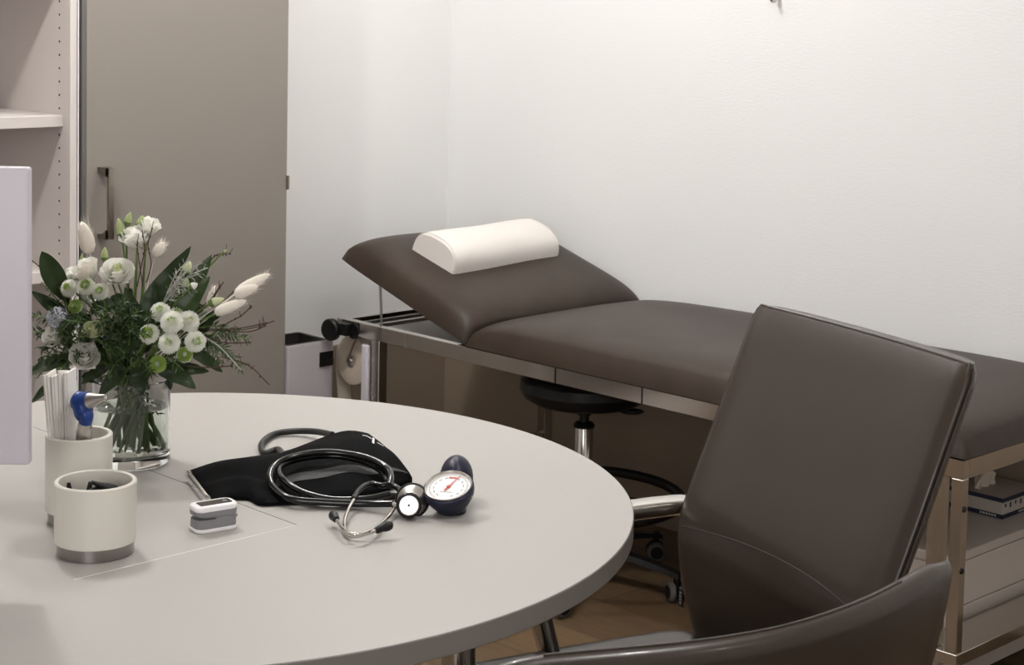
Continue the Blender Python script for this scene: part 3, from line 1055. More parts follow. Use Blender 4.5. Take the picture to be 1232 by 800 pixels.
SC_ = V(2.077, -2.491, TH)
TC_ = V(1.948, -2.438, TH)
cup('desk_cup', 'short round ivory cup with a steel base ring, holding black cones', SC_, 0.0505, 0.092, 0.016)
cup('desk_cup', 'tall ivory cup with a steel base ring, holding white strips and a blue instrument', TC_, 0.0435, 0.118, 0.016)
# black ear specula lying in the short cup
rnd = random.Random(11)
spec = LATHE([(0, 0.000), (0.0075, 0.0), (0.0082, 0.002), (0.0080, 0.008), (0.0035, 0.026), (0.0022, 0.034), (0.0014, 0.034), (0, 0.032)], (0, 0, 0), (0, 0, 1), 20)
sp0 = obj('ear_speculum', spec, 'black', None, True)
sps = []
spots = [(-0.032, 0.004, 0.052, 6, 0), (-0.012, 0.010, 0.052, 5, 40), (0.008, 0.012, 0.058, 78, 20), (0.022, 0.012, 0.060, 62, 100), (-0.004, -0.006, 0.060, 80, 120), (-0.022, -0.014, 0.050, 82, 250), (0.016, -0.020, 0.052, 84, 60),
         (0.030, -0.002, 0.050, 70, 20), (0.000, 0.026, 0.052, 82, 290), (-0.016, -0.002, 0.046, 85, 100), (0.012, 0.000, 0.044, 88, 10), (-0.028, 0.014, 0.046, 86, 200)]
dirs = [RT, FW]
rx2, fy2 = R2, Vector((-R2.y, R2.x, 0))
for i, (a_, b_, z_, tilt, yaw_) in enumerate(spots):
    o = sp0 if i == 0 else sp0.copy()
    if i: COL.objects.link(o)
    p = SC_ + rx2 * a_ + fy2 * b_
    dd = (V(SC_.x, SC_.y, 0) - V(p.x, p.y, 0))
    if tilt < 30: dd = -dd * 0.4 + rx2 * 0.01
    o.location = (p.x, p.y, TH + z_ + (0.014 if tilt > 30 else 0))
    o.rotation_euler = (math.radians(abs(tilt)), 0, math.atan2(dd.x, -dd.y))
    tag(o, 'small black cone-shaped ear speculum in the short ivory cup', 'ear speculum', 'black ear specula in the short cup')

# wrapped tongue depressors in the tall cup
g = 'white wrapped strips standing in the tall cup'
for i in range(8):
    bm = bmesh.new()
    h = 0.178 + 0.004 * math.sin(i * 2.1)
    box(bm, (-0.0095, -0.0012, 0), (0.0095, 0.0012, h), 0.0005, 1)
    for v in bm.verts:
        if v.co.z > h - 0.01:
            v.co.z += 0.0018 * (1 if v.co.x > 0 else -1) * (1 if i % 2 else -1)
            v.co.y *= 1.3
        v.co.x += 0.0015 * math.sin(v.co.z * 20 + i)
    o = obj('wrapped_tongue_depressor', bm, 'paper', None, False)
    d_ = rx2 * (-0.0235 + 0.0031 * i) + fy2 * (-0.012 + 0.001 * (i % 3))
    o.location = (TC_.x + d_.x, TC_.y + d_.y, TH + 0.0225)
    yw = math.atan2(rx2.y, rx2.x) + math.radians(62 + 3 * math.sin(i))
    o.rotation_euler = (math.radians(-2.0 - 0.4 * (i % 2)), math.radians(-4.0 + 0.6 * i), yw)
    tag(o, 'white paper-wrapped tongue depressor standing in the tall ivory cup', 'tongue depressor', g)

# otoscope
t = thing('otoscope', 'blue-headed otoscope with silver tip and handle standing in the tall cup', 'otoscope', (TC_.x, TC_.y, TH + 0.023))
base = TC_ + rx2 * -0.006 + fy2 * 0.010 + V(0, 0, 0.024)
Zo = 2.30
hp = at_d(101, 512, 2.285)
hn = at_d(103, 507, 2.285)
tip_dir = (at_d(103, 505, 2.285) - base).normalized()
neck = base + tip_dir * ((hn - base).length)
obj('handle', LATHE([(0, 0), (0.0085, 0), (0.0095, 0.003), (0.0095, 0.095), (0.0105, 0.100), (0.0105, 0.108), (0.0085, 0.113), (0.0080, 0.118)][:-2] + [(0.0085, (neck - base).length)] + [(0, (neck - base).length)], base, tip_dir), 'satin', t)
headc = at_d(98, 490, 2.285)
hd = bmesh.new()
tube(hd, smoothpath([neck - tip_dir * 0.004, neck + tip_dir * 0.008, at_d(101, 497, 2.285), at_d(99, 488, 2.285), at_d(93, 481, 2.287), at_d(88, 478, 2.288)], 5), [0.0085, 0.0088, 0.009, 0.0092, 0.0095, 0.010, 0.0105, 0.0112, 0.0118, 0.0122, 0.0126, 0.0128, 0.0130, 0.0131, 0.0132, 0.0132, 0.0130, 0.0128, 0.0126, 0.0124, 0.0122, 0.0118, 0.0112, 0.0104, 0.0094, 0.007], 20)
tube(hd, [at_d(97, 483, 2.286), at_d(108, 482, 2.280)], [0.0125, 0.0118], 20)
obj('head', hd, 'blue', t, True, angle=50)
tipd = (at_d(126, 478, 2.272) - at_d(108, 482, 2.280)).normalized()
obj('speculum', LATHE([(0, 0), (0.0108, 0), (0.0100, 0.004), (0.0052, 0.018), (0.0036, 0.026), (0.0026, 0.026), (0, 0.02)], at_d(107, 482, 2.280), tipd), 'satin', t)
bq = neck - tip_dir * 0.032 - FW * 0.0098
obj('switch', obox(bmesh.new(), bq, RT, FW, tip_dir, 0.006, 0.002, 0.020, 0.0006), 'black', t, False)

# ------------------------------------------------------------------ pulse oximeter
A_ = V(2.105, -2.354, TH)
ang_ = math.atan2(0.06, 0.012)
lx = V(2.112, -2.299, 0) - V(2.102, -2.354, 0)
lx.normalize()
ly = V(-lx.y, lx.x, 0)
t = thing('pulse_oximeter', 'small grey and white fingertip pulse oximeter on the round table', 'pulse oximeter', (2.093, -2.325, TH))
oc = V(2.0925, -2.3245, TH)
L_, W_ = 0.060, 0.034


def oxrow(z, sL, sW, shift=0.0, n=6, r=0.010):
    pts = rrect(-L_ / 2 * sL, -W_ / 2 * sW, L_ / 2 * sL, W_ / 2 * sW, r, n)
    return [oc + lx * (x + shift) + ly * y + V(0, 0, z) for x, y in pts]


def stack(rows, m, name, parent):
    bm = bmesh.new()
    vs = gridsurf(bm, rows, True)
    bm.faces.new(vs[0])
    bm.faces.new(vs[-1])
    return obj(name, bm, m, parent, True, angle=40)


stack([oxrow(0.0006, .97, .97), oxrow(0.002, 1, 1), oxrow(0.0045, 1, 1), oxrow(0.0055, .98, .98)], 'white', 'bottom_cover', t)
lowr = [oxrow(0.0052, .965, .965), oxrow(0.014, .95, .95), oxrow(0.0165, .955, .95), oxrow(0.0172, .93, .9)]
ob = stack(lowr, 'grey', 'lower_jaw', t)
ur = []
for z, s in ((0.0185, .93), (0.0195, .965), (0.0225, .975), (0.0285, .985)):
    row = oxrow(z, s, s)
    if z < 0.0275:
        for p in row:
            a_ = (p - oc).dot(lx) / (L_ / 2)
            if z < 0.021: p.z += 0.0045 * max(0, -a_ - 0.15) - 0.0012 * max(0, a_ + .1)
    ur.append(row)
stack(ur, 'grey', 'upper_jaw', t)
# wedge of the lower jaw that fills the gap towards the back
wr_ = []
for z, s in ((0.0165, .955), (0.0190, .955)):
    pts = rrect(-L_ / 2 * 0.25, -W_ / 2 * s, L_ / 2 * s, W_ / 2 * s, 0.004, 4)
    wr_.append([oc + lx * (x + (0.004 if z > .018 else 0) * (x < 0)) + ly * y + V(0, 0, z) for x, y in pts])
stack(wr_, 'grey', 'hinge_block', t)
tc = stack([oxrow(0.0283, .985, .985), oxrow(0.0300, 1, 1), oxrow(0.0325, 1, 1), oxrow(0.0345, .96, .94), oxrow(0.0350, .90, .85, r=0.009)], 'white', 'top_cover', t)
sp = [[oc + lx * x + ly * y + V(0, 0, z) for x, y in rrect(-L_ * .36, -W_ * .27, L_ * .40, W_ * .27, 0.003, 4)] for z in (0.0348, 0.0354)]
scn = stack(sp, 'screen', 'screen', t)
ellb = LATHE([(0, 0.0008), (0.003, 0.0006), (0.0036, 0)], oc + lx * 0.016 + V(0, 0, 0.0353), (0, 0, 1), 20)
obj('button', ellb, 'grey', scn)

# ------------------------------------------------------------------ blood pressure gauge with cuff and hose
bp = thing('blood_pressure_monitor', 'aneroid blood pressure set, black folded cuff, hose and navy dial gauge on the round table', 'blood pressure monitor', (1.95, -2.05, TH))


# cuff: rows from front edge (on table) to back edge
def TP(px, py, z=0.0):
    return on_z(px, py, TH + z)


front = smoothpath([TP(254, 602, .002), TP(296, 601, .002), TP(312, 608, .002), TP(342, 607, .002), TP(400, 604, .003), TP(440, 598, .003), TP(470, 588, .003), TP(496, 579, .003)], 5)
backl = smoothpath([TP(226, 568, .004), TP(262, 556, .010), TP(300, 550, .016), TP(342, 543, .020), TP(372, 532, .026), TP(398, 522, .030), TP(420, 517, .032), TP(442, 520, .030)], 5)
# right side closes from (442,520) down to (496,579): extend the back curve
nb = len(backl)
right = smoothpath([TP(442, 520, .030), TP(458, 532, .026), TP(478, 551, .018), TP(490, 566, .012), TP(496, 576, .006)], 4)
bm = bmesh.new()
P, Pb = [], []
NT = 14
back_all = []
import itertools
N_ = len(front)
# resample the far outline (back + right) to the number of front points
far = backl + right[1:]


def resample(c, n):
    L = [0]
    for a_, b_ in zip(c, c[1:]): L.append(L[-1] + (b_ - a_).length)
    out = []
    for k in range(n):
        s = L[-1] * k / (n - 1)
        j = max(i for i in range(len(L)) if L[i] <= s + 1e-12)
        j = min(j, len(c) - 2)
        f_ = (s - L[j]) / max(1e-9, L[j + 1] - L[j])
        out.append(c[j].lerp(c[j + 1], f_))
    return out


N_ = 44
front = resample(front, N_)
far = resample(far, N_)
for i in range(N_):
    s = i / (N_ - 1)
    a_, b_ = front[i], far[i]
    top, bot = [], []
    for j in range(NT + 1):
        q = j / NT
        p = a_.lerp(b_, q)
        e = (1 - (2 * q - 1) ** 6) * (1 - (2 * s - 1) ** 10)
        # soft folds that run along the cuff
        fold = 0.0025 * math.sin(q * 11 + 2.2 * s) + 0.0020 * math.sin(s * 13 + q * 4) + 0.0015 * math.sin(s * 29 + 3)
        ridge_ = 0.010 * math.exp(-((q - 0.30) / 0.10) ** 2) + 0.008 * math.exp(-((q - 0.78) / 0.14) ** 2)
        zt = TH + 0.006 + (b_.z - TH - 0.004) * q * 0.9 + e * (0.006 + fold + ridge_ * 0.7)
        zt = max(zt, TH + 0.004)
        top.append(V(p.x, p.y, zt))
        bot.append(V(p.x, p.y, TH + 0.0012))
    P.append(top)
    Pb.append(bot)
rows = [a + b[::-1] for a, b in zip(P, Pb)]
vv = gridsurf(bm, rows, True)
for vr in (vv[0], vv[-1]):
    nn = len(vr) // 2
    for k in range(nn - 1): bm.faces.new((vr[k], vr[k + 1], vr[-2 - k], vr[-1 - k]))
cuff = obj('cuff', bm, 'fabric', bp, True, angle=70)


def cuffpt(s, q, dz=0.0):
    fi, fj = s * (N_ - 1), q * NT
    i, j = min(int(fi), N_ - 2), min(int(fj), NT - 1)
    u, v = fi - i, fj - j
    p = (P[i][j] * (1 - u) + P[i + 1][j] * u) * (1 - v) + (P[i][j + 1] * (1 - u) + P[i + 1][j + 1] * u) * v
    return p + V(0, 0, dz)


# satin binding strip along the cuff
b2 = bmesh.new()
gridsurf(b2, [[cuffpt(0.30 + 0.66 * i / 30, q, 0.0009) for q in (0.20 + .10 * i / 30, 0.24 + .10 * i / 30, 0.28 + .10 * i / 30, 0.32 + .10 * i / 30)] for i in range(31)])
obj('binding_strip', b2, 'band', cuff)
# metal slide bar at the left end
e0, e1 = TP(227, 568, .012), TP(251, 600, .010)
b2 = bmesh.new()
dv = (e1 - e0)
obox(b2, (e0 + e1) / 2, dv, V(0, 0, 1).cross(dv), (0, 0, 1), dv.length, 0.0045, 0.003, 0.001)
for q in (0.0, 0.93):
    tube(b2, [e0.lerp(e1, q), e0.lerp(e1, q + 0.07)], 0.0032, 10)
obj('slide_bar', b2, 'satin', cuff)
# white printed mark and tiny lettering
b2 = bmesh.new()
su, qu = 0.655, 0.86


def patch(bm, s0, s1, q0, q1, skew=0.0, dz=0.0012, n=4):
    gridsurf(bm, [[cuffpt(s0 + (s1 - s0) * i / n + skew * j / n, q0 + (q1 - q0) * j / n, dz) for j in range(n + 1)] for i in range(n + 1)])


patch(b2, 0.672, 0.687, 0.80, 0.945, -0.008)
for k in range(8):
    patch(b2, 0.612 + k * 0.0065, 0.6162 + k * 0.0065, 0.865 + 0.002 * k, 0.890 + 0.002 * k)
    patch(b2, 0.702 + k * 0.0065, 0.7062 + k * 0.0065, 0.868 - 0.001 * k, 0.893 - 0.001 * k)
for v in b2.verts: v.co.z += 0.0004
obj('printed_mark', b2, 'dial', cuff, False)

# hose
hz = 0.0052
hpts = [TP(400, 523, .020), TP(378, 519, .012), TP(350, 519, .007), TP(328, 523, .006), TP(315, 534, .006), TP(318, 545, .006), TP(335, 541, .012), TP(340, 553, .022), TP(336, 568, .020), TP(346, 588, .014), TP(366, 600, .008), TP(400, 604, .007), TP(440, 601, .006), TP(470, 597, .006), TP(498, 598, .006), TP(520, 596, .010), TP(532, 592, .015)]
hp1 = smoothpath(hpts, 8)
obj('hose', TUBE(hp1, 0.0050, 14), 'hose', bp)
hpts2 = [p + V(0.006, 0.010, 0.001) if 6 < i < 14 else p + V(0, 0, 0) for i, p in enumerate(hpts)]
# gauge
dn = V(0.171, -0.347, 0.917).normalized()     # dial normal, towards camera and up
gc = on_z(539.8, 587.5, TH + 0.036)
gm = bmesh.new()
G = thing
gax = dn
pf = [(0, -0.040), (0.013, -0.038), (0.021, -0.031), (0.028, -0.020), (0.0335, -0.010), (0.0350, -0.003), (0.0350, 0.002), (0.0335, 0.0036), (0.0312, 0.0036), (0.0305, 0.001), (0, 0.001)]
gauge = obj('gauge', LATHE(pf, gc, gax, 56), 'navy', bp)
obj('bezel', LATHE([(0.0320, 0.0030), (0.0325, 0.0052), (0.0312, 0.0056), (0.0304, 0.0040), (0.0304, 0.0015)], gc, gax, 56), 'chrome', gauge)
obj('dial', LATHE([(0, 0.0018), (0.0303, 0.0018), (0.0303, 0.0010)], gc, gax, 56), 'dial', gauge)
gu = (V(0, 0, 1) - gax * gax.z).normalized()     # "up" on the dial
gr = gu.cross(gax).normalized()
# the printed top of the dial turns a little to the right in the photograph
ar_ = math.radians(-2)
gu, gr = (gu * math.cos(ar_) + gr * math.sin(ar_)), (gr * math.cos(ar_) - gu * math.sin(ar_))
tk = bmesh.new()
for k in range(13):
    a = math.radians(-150 + 300 * k / 12)
    d1 = gr * math.sin(a) + gu * math.cos(a)
    d2 = gr * math.cos(a) - gu * math.sin(a)
    for q in (-0.0016, 0.0, 0.0016):
        obox(tk, gc + gax * 0.0021 + d1 * 0.0205 + d2 * q, gr, gu, gax, 0.0009, 0.0020, 0.0003)
for k in range(61):
    a = math.radians(-150 + 300 * k / 60)
    d1 = gr * math.sin(a) + gu * math.cos(a)
    d2 = gr * math.cos(a) - gu * math.sin(a)
    obox(tk, gc + gax * 0.0021 + d1 * 0.0262, d2, d1, gax, 0.0003, 0.0022 if k % 5 else 0.0034, 0.0003)
for k in range(9):
    obox(tk, gc + gax * 0.0021 - gu * 0.0105 + gr * (-0.008 + 0.002 * k), gr, gu, gax, 0.0012, 0.0012, 0.0003)
obj('scale_print', tk, 'ink', gauge, False)
rb = bmesh.new()
for k in range(5):
    obox(rb, gc + gax * 0.0021 + gu * 0.0205 + gr * (-0.0035 + 0.0022 * k - 0.001), gr, gu, gax, 0.0018, 0.0032, 0.0003)
obj('red_print', rb, 'red', gauge, False)
nd = bmesh.new()
na = math.radians(20)
ndir = gr * math.sin(na) + gu * math.cos(na)
nper = gr * math.cos(na) - gu * math.sin(na)
a0, a1 = gc + gax * 0.0032 - ndir * 0.009, gc + gax * 0.0032 + ndir * 0.0275
vs_ = []
for (p_, w_) in ((a0, 0.0014), (gc + gax * 0.0032, 0.0009), (a1, 0.0003)):
    vs_.append([p_ + nper * w_, p_ - nper * w_, p_ - nper * w_ - gax * 0.0004, p_ + nper * w_ - gax * 0.0004])
gridsurf(nd, vs_, True)
lathe(nd, [(0, 0.0043), (0.0022, 0.0041), (0.0026, 0.0030)], gc, gax, 20)
obj('needle', nd, 'red', gauge)
bulbc = on_z(549, 572, TH + 0.034)
bulbc = gc + (bulbc - gc) * 1.0
fwd = V(FW.x, FW.y, 0).normalized()
bulb = bmesh.new()
bb = gc + fwd * 0.066 + R2 * 0.0085
bb.z = TH + 0.0322
ellipsoid(bulb, bb, 0.0235, 0.033, 0.0320, Matrix.Rotation(math.atan2(fwd.y, fwd.x) - PI / 2, 3, 'Z'), 32, 20)
obj('inflation_bulb', bulb, 'navy', bp)
jn = TUBE([gc - gax * 0.022 + fwd * 0.005, V(gc.x, gc.y, TH + 0.026) + fwd * 0.035], 0.011, 16)
obj('connector', jn, 'navy', bp)
obj('gauge_foot', LATHE([(0, 0), (0.020, 0), (0.021, 0.003), (0.015, 0.010), (0.014, 0.016), (0, 0.016)], V((gc - gax * 0.030).x, (gc - gax * 0.030).y, TH + 0.0006), (0, 0, 1)), 'black', bp)

# ------------------------------------------------------------------ stethoscope
st = thing('stethoscope', 'black stethoscope with steel chest piece coiled over the black cuff on the round table', 'stethoscope', (2.10, -2.10, TH))
tp = [TP(473, 606, .014), TP(440, 606, .010), TP(390, 604, .010), TP(350, 600, .013), TP(329, 586, .020), TP(325, 570, .030), TP(336, 556, .038), TP(362, 547, .044), TP(398, 544, .046), TP(438, 550, .042), TP(464, 562, .034), TP(470, 574, .028), TP(468, 584, .022)]
obj('tubing', TUBE(smoothpath(tp, 9), 0.0049, 16), 'rubber', st)
tp2 = [p + (V(0.004, 0.010, -0.006)) for p in tp[1:8]]
tpb = [TP(470, 594, .018), TP(440, 600, .012), TP(400, 601, .012), TP(366, 593, .018), TP(345, 580, .026), TP(336, 568, .030), TP(342, 558, .034), TP(365, 551, .036), TP(398, 548, .037), TP(434, 554, .033), TP(458, 566, .026), TP(466, 580, .021)]
obj('tubing', TUBE(smoothpath(tpb, 8), 0.0047, 14), 'rubber', st)
# Y-piece legs: black sleeves continuing to steel ear tubes
sl = smoothpath([TP(468, 582, .022), TP(460, 584, .020), TP(448, 582, .020), TP(438, 585, .020), TP(430, 592, .018), TP(426, 600, .015)], 6)
obj('sleeve', TUBE(sl, 0.0042, 14), 'rubber', st)
sl2 = smoothpath([TP(466, 583, .022), TP(474, 585, .020), TP(480, 589, .018), TP(482, 596, .015)], 6)
obj('sleeve', TUBE(sl2, 0.0042, 14), 'rubber', st)
er1 = smoothpath([TP(427, 599, .015), TP(420, 611, .011), TP(415, 625, .008), TP(415, 636, .006), TP(420, 644, .005), TP(430, 645, .006), TP(444, 641, .010), TP(455, 637, .013)], 6)
obj('ear_tube', TUBE(er1, 0.0026, 12), 'chrome', st)
er2 = smoothpath([TP(482, 594, .015), TP(474, 612, .010), TP(462, 627, .008), TP(446, 638, .012), TP(430, 643, .014), TP(416, 639, .014), TP(404, 624, .014)], 6)
obj('ear_tube', TUBE(er2, 0.0026, 12), 'chrome', st)
for (a_, b_) in ((er1[-1], er1[-1] - er1[-6]), (er2[-1], er2[-1] - er2[-6])):
    ax = b_.normalized()
    obj('ear_tip', LATHE([(0, -0.004), (0.0042, -0.004), (0.0052, 0.0), (0.0050, 0.005), (0.0062, 0.009), (0.0068, 0.013), (0.0058, 0.018), (0.0030, 0.0205), (0, 0.021)], a_, ax, 20), 'black', st)
# chest piece: two discs back to back, standing on edge
cn = V(0.66, -0.70, 0.27).normalized()
cc = on_z(493, 610, TH + 0.022)
cc = on_z(492, 608, TH + 0.0195)
up2 = (V(0, 0, 1) - cn * cn.z).normalized()
sdv = cn.cross(up2)
big_c = cc - cn * 0.014 + up2 * 0.0065 + R2 * 0.0025
chest = obj('chest_piece', LATHE([(0, 0.004), (0.011, 0.004), (0.0125, 0.002), (0.0215, -0.006), (0.0225, -0.009), (0.0215, -0.012), (0, -0.0125)], big_c, cn, 48), 'satin', st)
obj('rim', LATHE([(0.0208, -0.0052), (0.0232, -0.0070), (0.0237, -0.0095), (0.0225, -0.0128), (0.0195, -0.0130)], big_c, cn, 48), 'black', chest)
obj('bell', LATHE([(0, -0.012), (0.009, -0.011), (0.0135, -0.004), (0.0150, 0.0), (0.0140, 0.0012), (0.0, 0.0012)], cc, cn, 40), 'ring', chest)
obj('bell_ring', LATHE([(0.0128, 0.0010), (0.0135, 0.0036), (0.0155, 0.0040), (0.0172, 0.0020), (0.0172, -0.0020), (0.0155, -0.0042), (0.0130, -0.0035)], cc, cn, 40), 'black', chest)
obj('bell_hole', LATHE([(0, 0.0016), (0.0014, 0.0016), (0.0016, 0.0010)], cc, cn, 12), 'black', chest)
obj('chest_stem', TUBE([cc - cn * 0.009, cc - cn * 0.010 - R2 * 0.010 + V(0, 0, -.002), TP(472, 606, .014)], 0.0032, 12), 'chrome', chest)

# ------------------------------------------------------------------ glass vase
VC = V(1.742, -2.229, TH)
VR, VH = 0.0585, 0.128
vase = thing('glass_vase', 'clear round glass vase half filled with water on the round table', 'vase', VC)
pf = [(0, 0.0006), (VR - 0.004, 0.0006), (VR - 0.001, 0.003), (VR, 0.008), (VR, VH - 0.001), (VR - 0.0015, VH), (VR - 0.003, VH - 0.001), (VR - 0.0032, 0.022), (VR - 0.008, 0.0165), (0, 0.016)]
obj('glass', LATHE(pf, VC, (0, 0, 1), 80), 'glass', vase)
WL = 0.086
obj('water', LATHE([(0, 0.0168), (VR - 0.0085, 0.0172), (VR - 0.0038, 0.0225), (VR - 0.0036, WL), (VR - 0.006, WL - 0.0008), (0, WL - 0.0008)], VC, (0, 0, 1), 80), 'water', vase)

# ------------------------------------------------------------------ bouquet
BQ = thing('flower_bouquet', 'bouquet of white flowers, green leaves and plumes standing in the glass vase', 'bouquet', V(VC.x, VC.y, TH + 0.018))
rnd = random.Random(21)
ZV = (V(VC.x, VC.y, 0.9) - V(CX, CY, CZ)).dot(FW)


def bp_(px, py, dz=0.0):
    """point near the bouquet, dz metres in front of (+) the vase axis plane"""
    return at_d(px, py, ZV - dz)


NECK = V(VC.x, VC.y, TH + 0.135)


def frame_to(n, roll=0.0):
    n = n.normalized()
    x = n.orthogonal().normalized()
    y = n.cross(x)
    m = Matrix(((x.x, y.x, n.x), (x.y, y.y, n.y), (x.z, y.z, n.z)))
    return m @ Matrix.Rotation(roll, 3, 'Z')


def stem_to(p, parent, r=0.0016, m='stem', bend=0.02):
    d_ = (p - NECK)
    q = NECK + V(rnd.uniform(-.02, .02), rnd.uniform(-.02, .02), -0.02)
    mid_ = q.lerp(p, 0.5) + V(0, 0, bend)
    obj('stem', TUBE(smoothpath([q, mid_, p], 5), r, 6), m, parent)


def petal_grid(bm, base, M3, R, a0, wid, open0, curl, h, n=6, mi=0, wob=0.0):
    """cupped petal rooted at base on a cone opened by open0; M3 orients z to the flower axis"""
    rows = []
    for i in range(n + 1):
        s = i / n
        rad = R * (0.10 + math.sin(min(1, s * 1.02) * PI / 2) * open0) + curl * R * max(0, s - .7) ** 2 * 6
        z = h * (s ** 0.85) - curl * h * max(0, s - .8) ** 2 * 5
        row = []
        for j in range(n + 1):
            v = 2 * j / n - 1
            wdt = wid * (math.sin(PI * min(1, 0.12 + s * 0.62)) ** 0.8)
            aa = a0 + v * wdt
            rr = rad * (1 + 0.06 * abs(v) ** 2)
            zz = z - 0.10 * h * abs(v) ** 2.5 * s + wob * math.sin(v * 6 + a0 * 3) * s
            row.append(base + M3 @ V(rr * math.cos(aa), rr * math.sin(aa), zz))
        rows.append(row)
    gridsurf(bm, rows, mi=mi)


def rose(px, py, dz, R, n_dir, label, openf=1.0, layers=4, m='petal', core='petalc', name='rose'):
    c = bp_(px, py, dz)
    M3 = frame_to(n_dir, rnd.random() * 6)
    ax = n_dir.normalized()
    base = c - ax * R * 0.75
    bm = bmesh.new()
    for L in range(layers):
        f_ = (L + 1) / layers
        k = (3, 4, 5, 5)[L]
        for q in range(k):
            a0 = 2 * PI * q / k + L * 0.9 + rnd.uniform(-.15, .15)
            rows = []
            rad_f = (0.50, 0.68, 0.86, 1.02)[L] * (0.75 + .25 * openf)
            hh = R * (1.62, 1.52, 1.36, 1.18)[L]
            wd_ = (1.25, 1.0, 0.86, 0.84)[L]
            for ii in range(9):
                s_ = ii / 8
                row = []
                for jj in range(9):
                    v_ = jj / 4 - 1
                    rr = R * rad_f * (0.18 + 0.82 * min(1, s_ * 1.25) ** 0.65) + (R * 0.30 * openf * f_ * max(0, s_ - .72) * 2.2) + 0.02 * R * math.sin(5 * v_ + q)
                    rr += 0.05 * R * abs(v_) * s_ * (1 if q % 2 else -1)
                    zz = hh * s_ * (1 - 0.16 * abs(v_) ** 2.2 * s_) - R * 0.16 * openf * f_ * max(0, s_ - .8) * 3
                    aa = a0 + v_ * wd_ * (1 - 0.30 * s_ ** 4)
                    row.append(base + M3 @ V(rr * math.cos(aa), rr * math.sin(aa), zz))
                rows.append(row)
            gridsurf(bm, rows, mi=0)
    # tight spiral heart
    rows = []
    for i in range(7):
        s = i / 6
        row = []
        for j in range(40):
            a = j / 39 * 4.2 * PI
            rr = R * (0.04 + 0.34 * (j / 39)) * (0.75 + .25 * s)
            row.append(base + M3 @ V(rr * math.cos(a), rr * math.sin(a), R * (0.2 + 1.40 * s) - 0.10 * R * (j / 39) * s))
        rows.append(row)
    gridsurf(bm, rows, mi=1)
    o = obj(name, bm, [m, core if name == 'rose' else m], BQ, True, angle=50)
    tag(o, label)
    sp_ = bmesh.new()
    for q in range(5):
        petal_grid(sp_, base - ax * R * 0.12, M3, R * .5, q * 1.2566, .55, 0.75, .2, R * 0.75, n=4)
    obj('sepals', sp_, 'bud', o, True, angle=80)
    stem_to(base, o)
    return o


toward = -V(FW.x, FW.y, 0).normalized()
up = V(0, 0, 1)
rose(141, 329, 0.045, 0.0215, toward * .75 + up * 0.9 + R2 * .15, 'open white rose at upper left of the bouquet', 1.0)
rose(163, 287, 0.020, 0.021, toward * .35 + up * 1.0 - R2 * .1, 'white bell-shaped flower at the top', 0.85, name='lisianthus')
rose(180, 273, 0.010, 0.0165, toward * .3 + up * 1.0 + R2 * .35, 'smaller white flower at the top right', 0.75, name='lisianthus')
rose(104, 327, 0.03, 0.020, toward * .5 + up * .7 - R2 * .5, 'white half-open flower at left', 0.9, name='lisianthus')
rose(65, 405, 0.055, 0.0165, toward * .7 + up * .6 - R2 * .4, 'white flower low at the left', 0.85, name='lisianthus')
rose(112, 398, 0.085, 0.0155, toward * .6 + up * .9, 'greenish white closed flower', 0.65, m='petalc', name='lisianthus')
rose(101, 431, 0.075, 0.0205, toward * .7 + up * .75 + R2 * .3, 'white cup-shaped flower at lower left', 0.85, name='lisianthus')
rose(88, 332, 0.020, 0.015, toward * .4 + up * .9 - R2 * .3, 'white flower behind', 0.8, name='lisianthus')


def mum(px, py, dz, R, n_dir, green=0.35, label=None):
    c = bp_(px, py, dz)
    M3 = frame_to(n_dir, rnd.random() * 6)
    bm = bmesh.new()
    n = 460
    for k in range(n):
        s = (k + .5) / n
        th = math.acos(1 - 1.28 * s)       # polar angle from the flower axis
        ph = k * 2.39996
        d_ = M3 @ V(math.sin(th) * math.cos(ph), math.sin(th) * math.sin(ph), math.cos(th))
        tnx = M3 @ V(-math.sin(ph), math.cos(ph), 0)
        tny = d_.cross(tnx)
        flat = 0.72 + 0.28 * math.sin(th)
        r0, r1 = R * 0.45, R * (flat + rnd.uniform(-.13, .07))
        if th < 0.35: r1 *= 0.86
        w_ = R * 0.070
        p0, p1 = c + d_ * r0, c + d_ * r1
        pm = c + d_ * (r0 * .3 + r1 * .7) 
        vs = [bm.verts.new(q) for q in (p0 + tnx * w_ * .5, p0 - tnx * w_ * .5, pm - tnx * w_, p1 - tnx * w_ * .45 + tny * w_ * .5, p1 + tnx * w_ * .45 + tny * w_ * .5, pm + tnx * w_)]
        f = bm.faces.new(vs)
        f.material_index = 1 if th < green + rnd.uniform(-.08, .08) else 0
    ellipsoid(bm, c, R * .62, R * .62, R * .62, None, 14, 9)
    o = obj('chrysanthemum', bm, ['mum', 'mumg'], BQ, False)
    if label: tag(o, label)
    stem_to(c - n_dir.normalized() * R * .5, o)
    return o


fl = toward + up * .45
for px, py, dz, R, nd_, gr_ in ((193, 376, .075, .0150, fl + R2 * .0 + up * .5, .45), (207, 388, .095, .0168, fl + R2 * .05 + up * .2, .42), (227, 387, .070, .0160, fl + R2 * .45 + up * .1, .40),
                                (204, 413, .098, .0160, fl + R2 * -.0 - up * .1, .48), (235, 411, .080, .0155, fl + R2 * .45 - up * .15, .55), (180, 402, .092, .0148, fl - R2 * .25, .85),
                                (190, 438, .085, .0125, fl - up * .2, 2.2), (222, 427, .072, .0120, fl + R2 * .3, 1.4), (84, 347, .055, .0135, fl - R2 * .5 + up * .1, .55), (104, 345, .065, .0135, fl - R2 * .1 + up * .2, .75),
                                (121, 351, .060, .0125, fl + up * .1, .6), (213, 378, .05, .012, fl + up * .5, .5), (91, 369, .060, .011, fl + up * .3 - R2 * .3, 1.6)):
    mum(px, py, dz, R, nd_, gr_, 'all-green chrysanthemum' if gr_ > 1 else None)


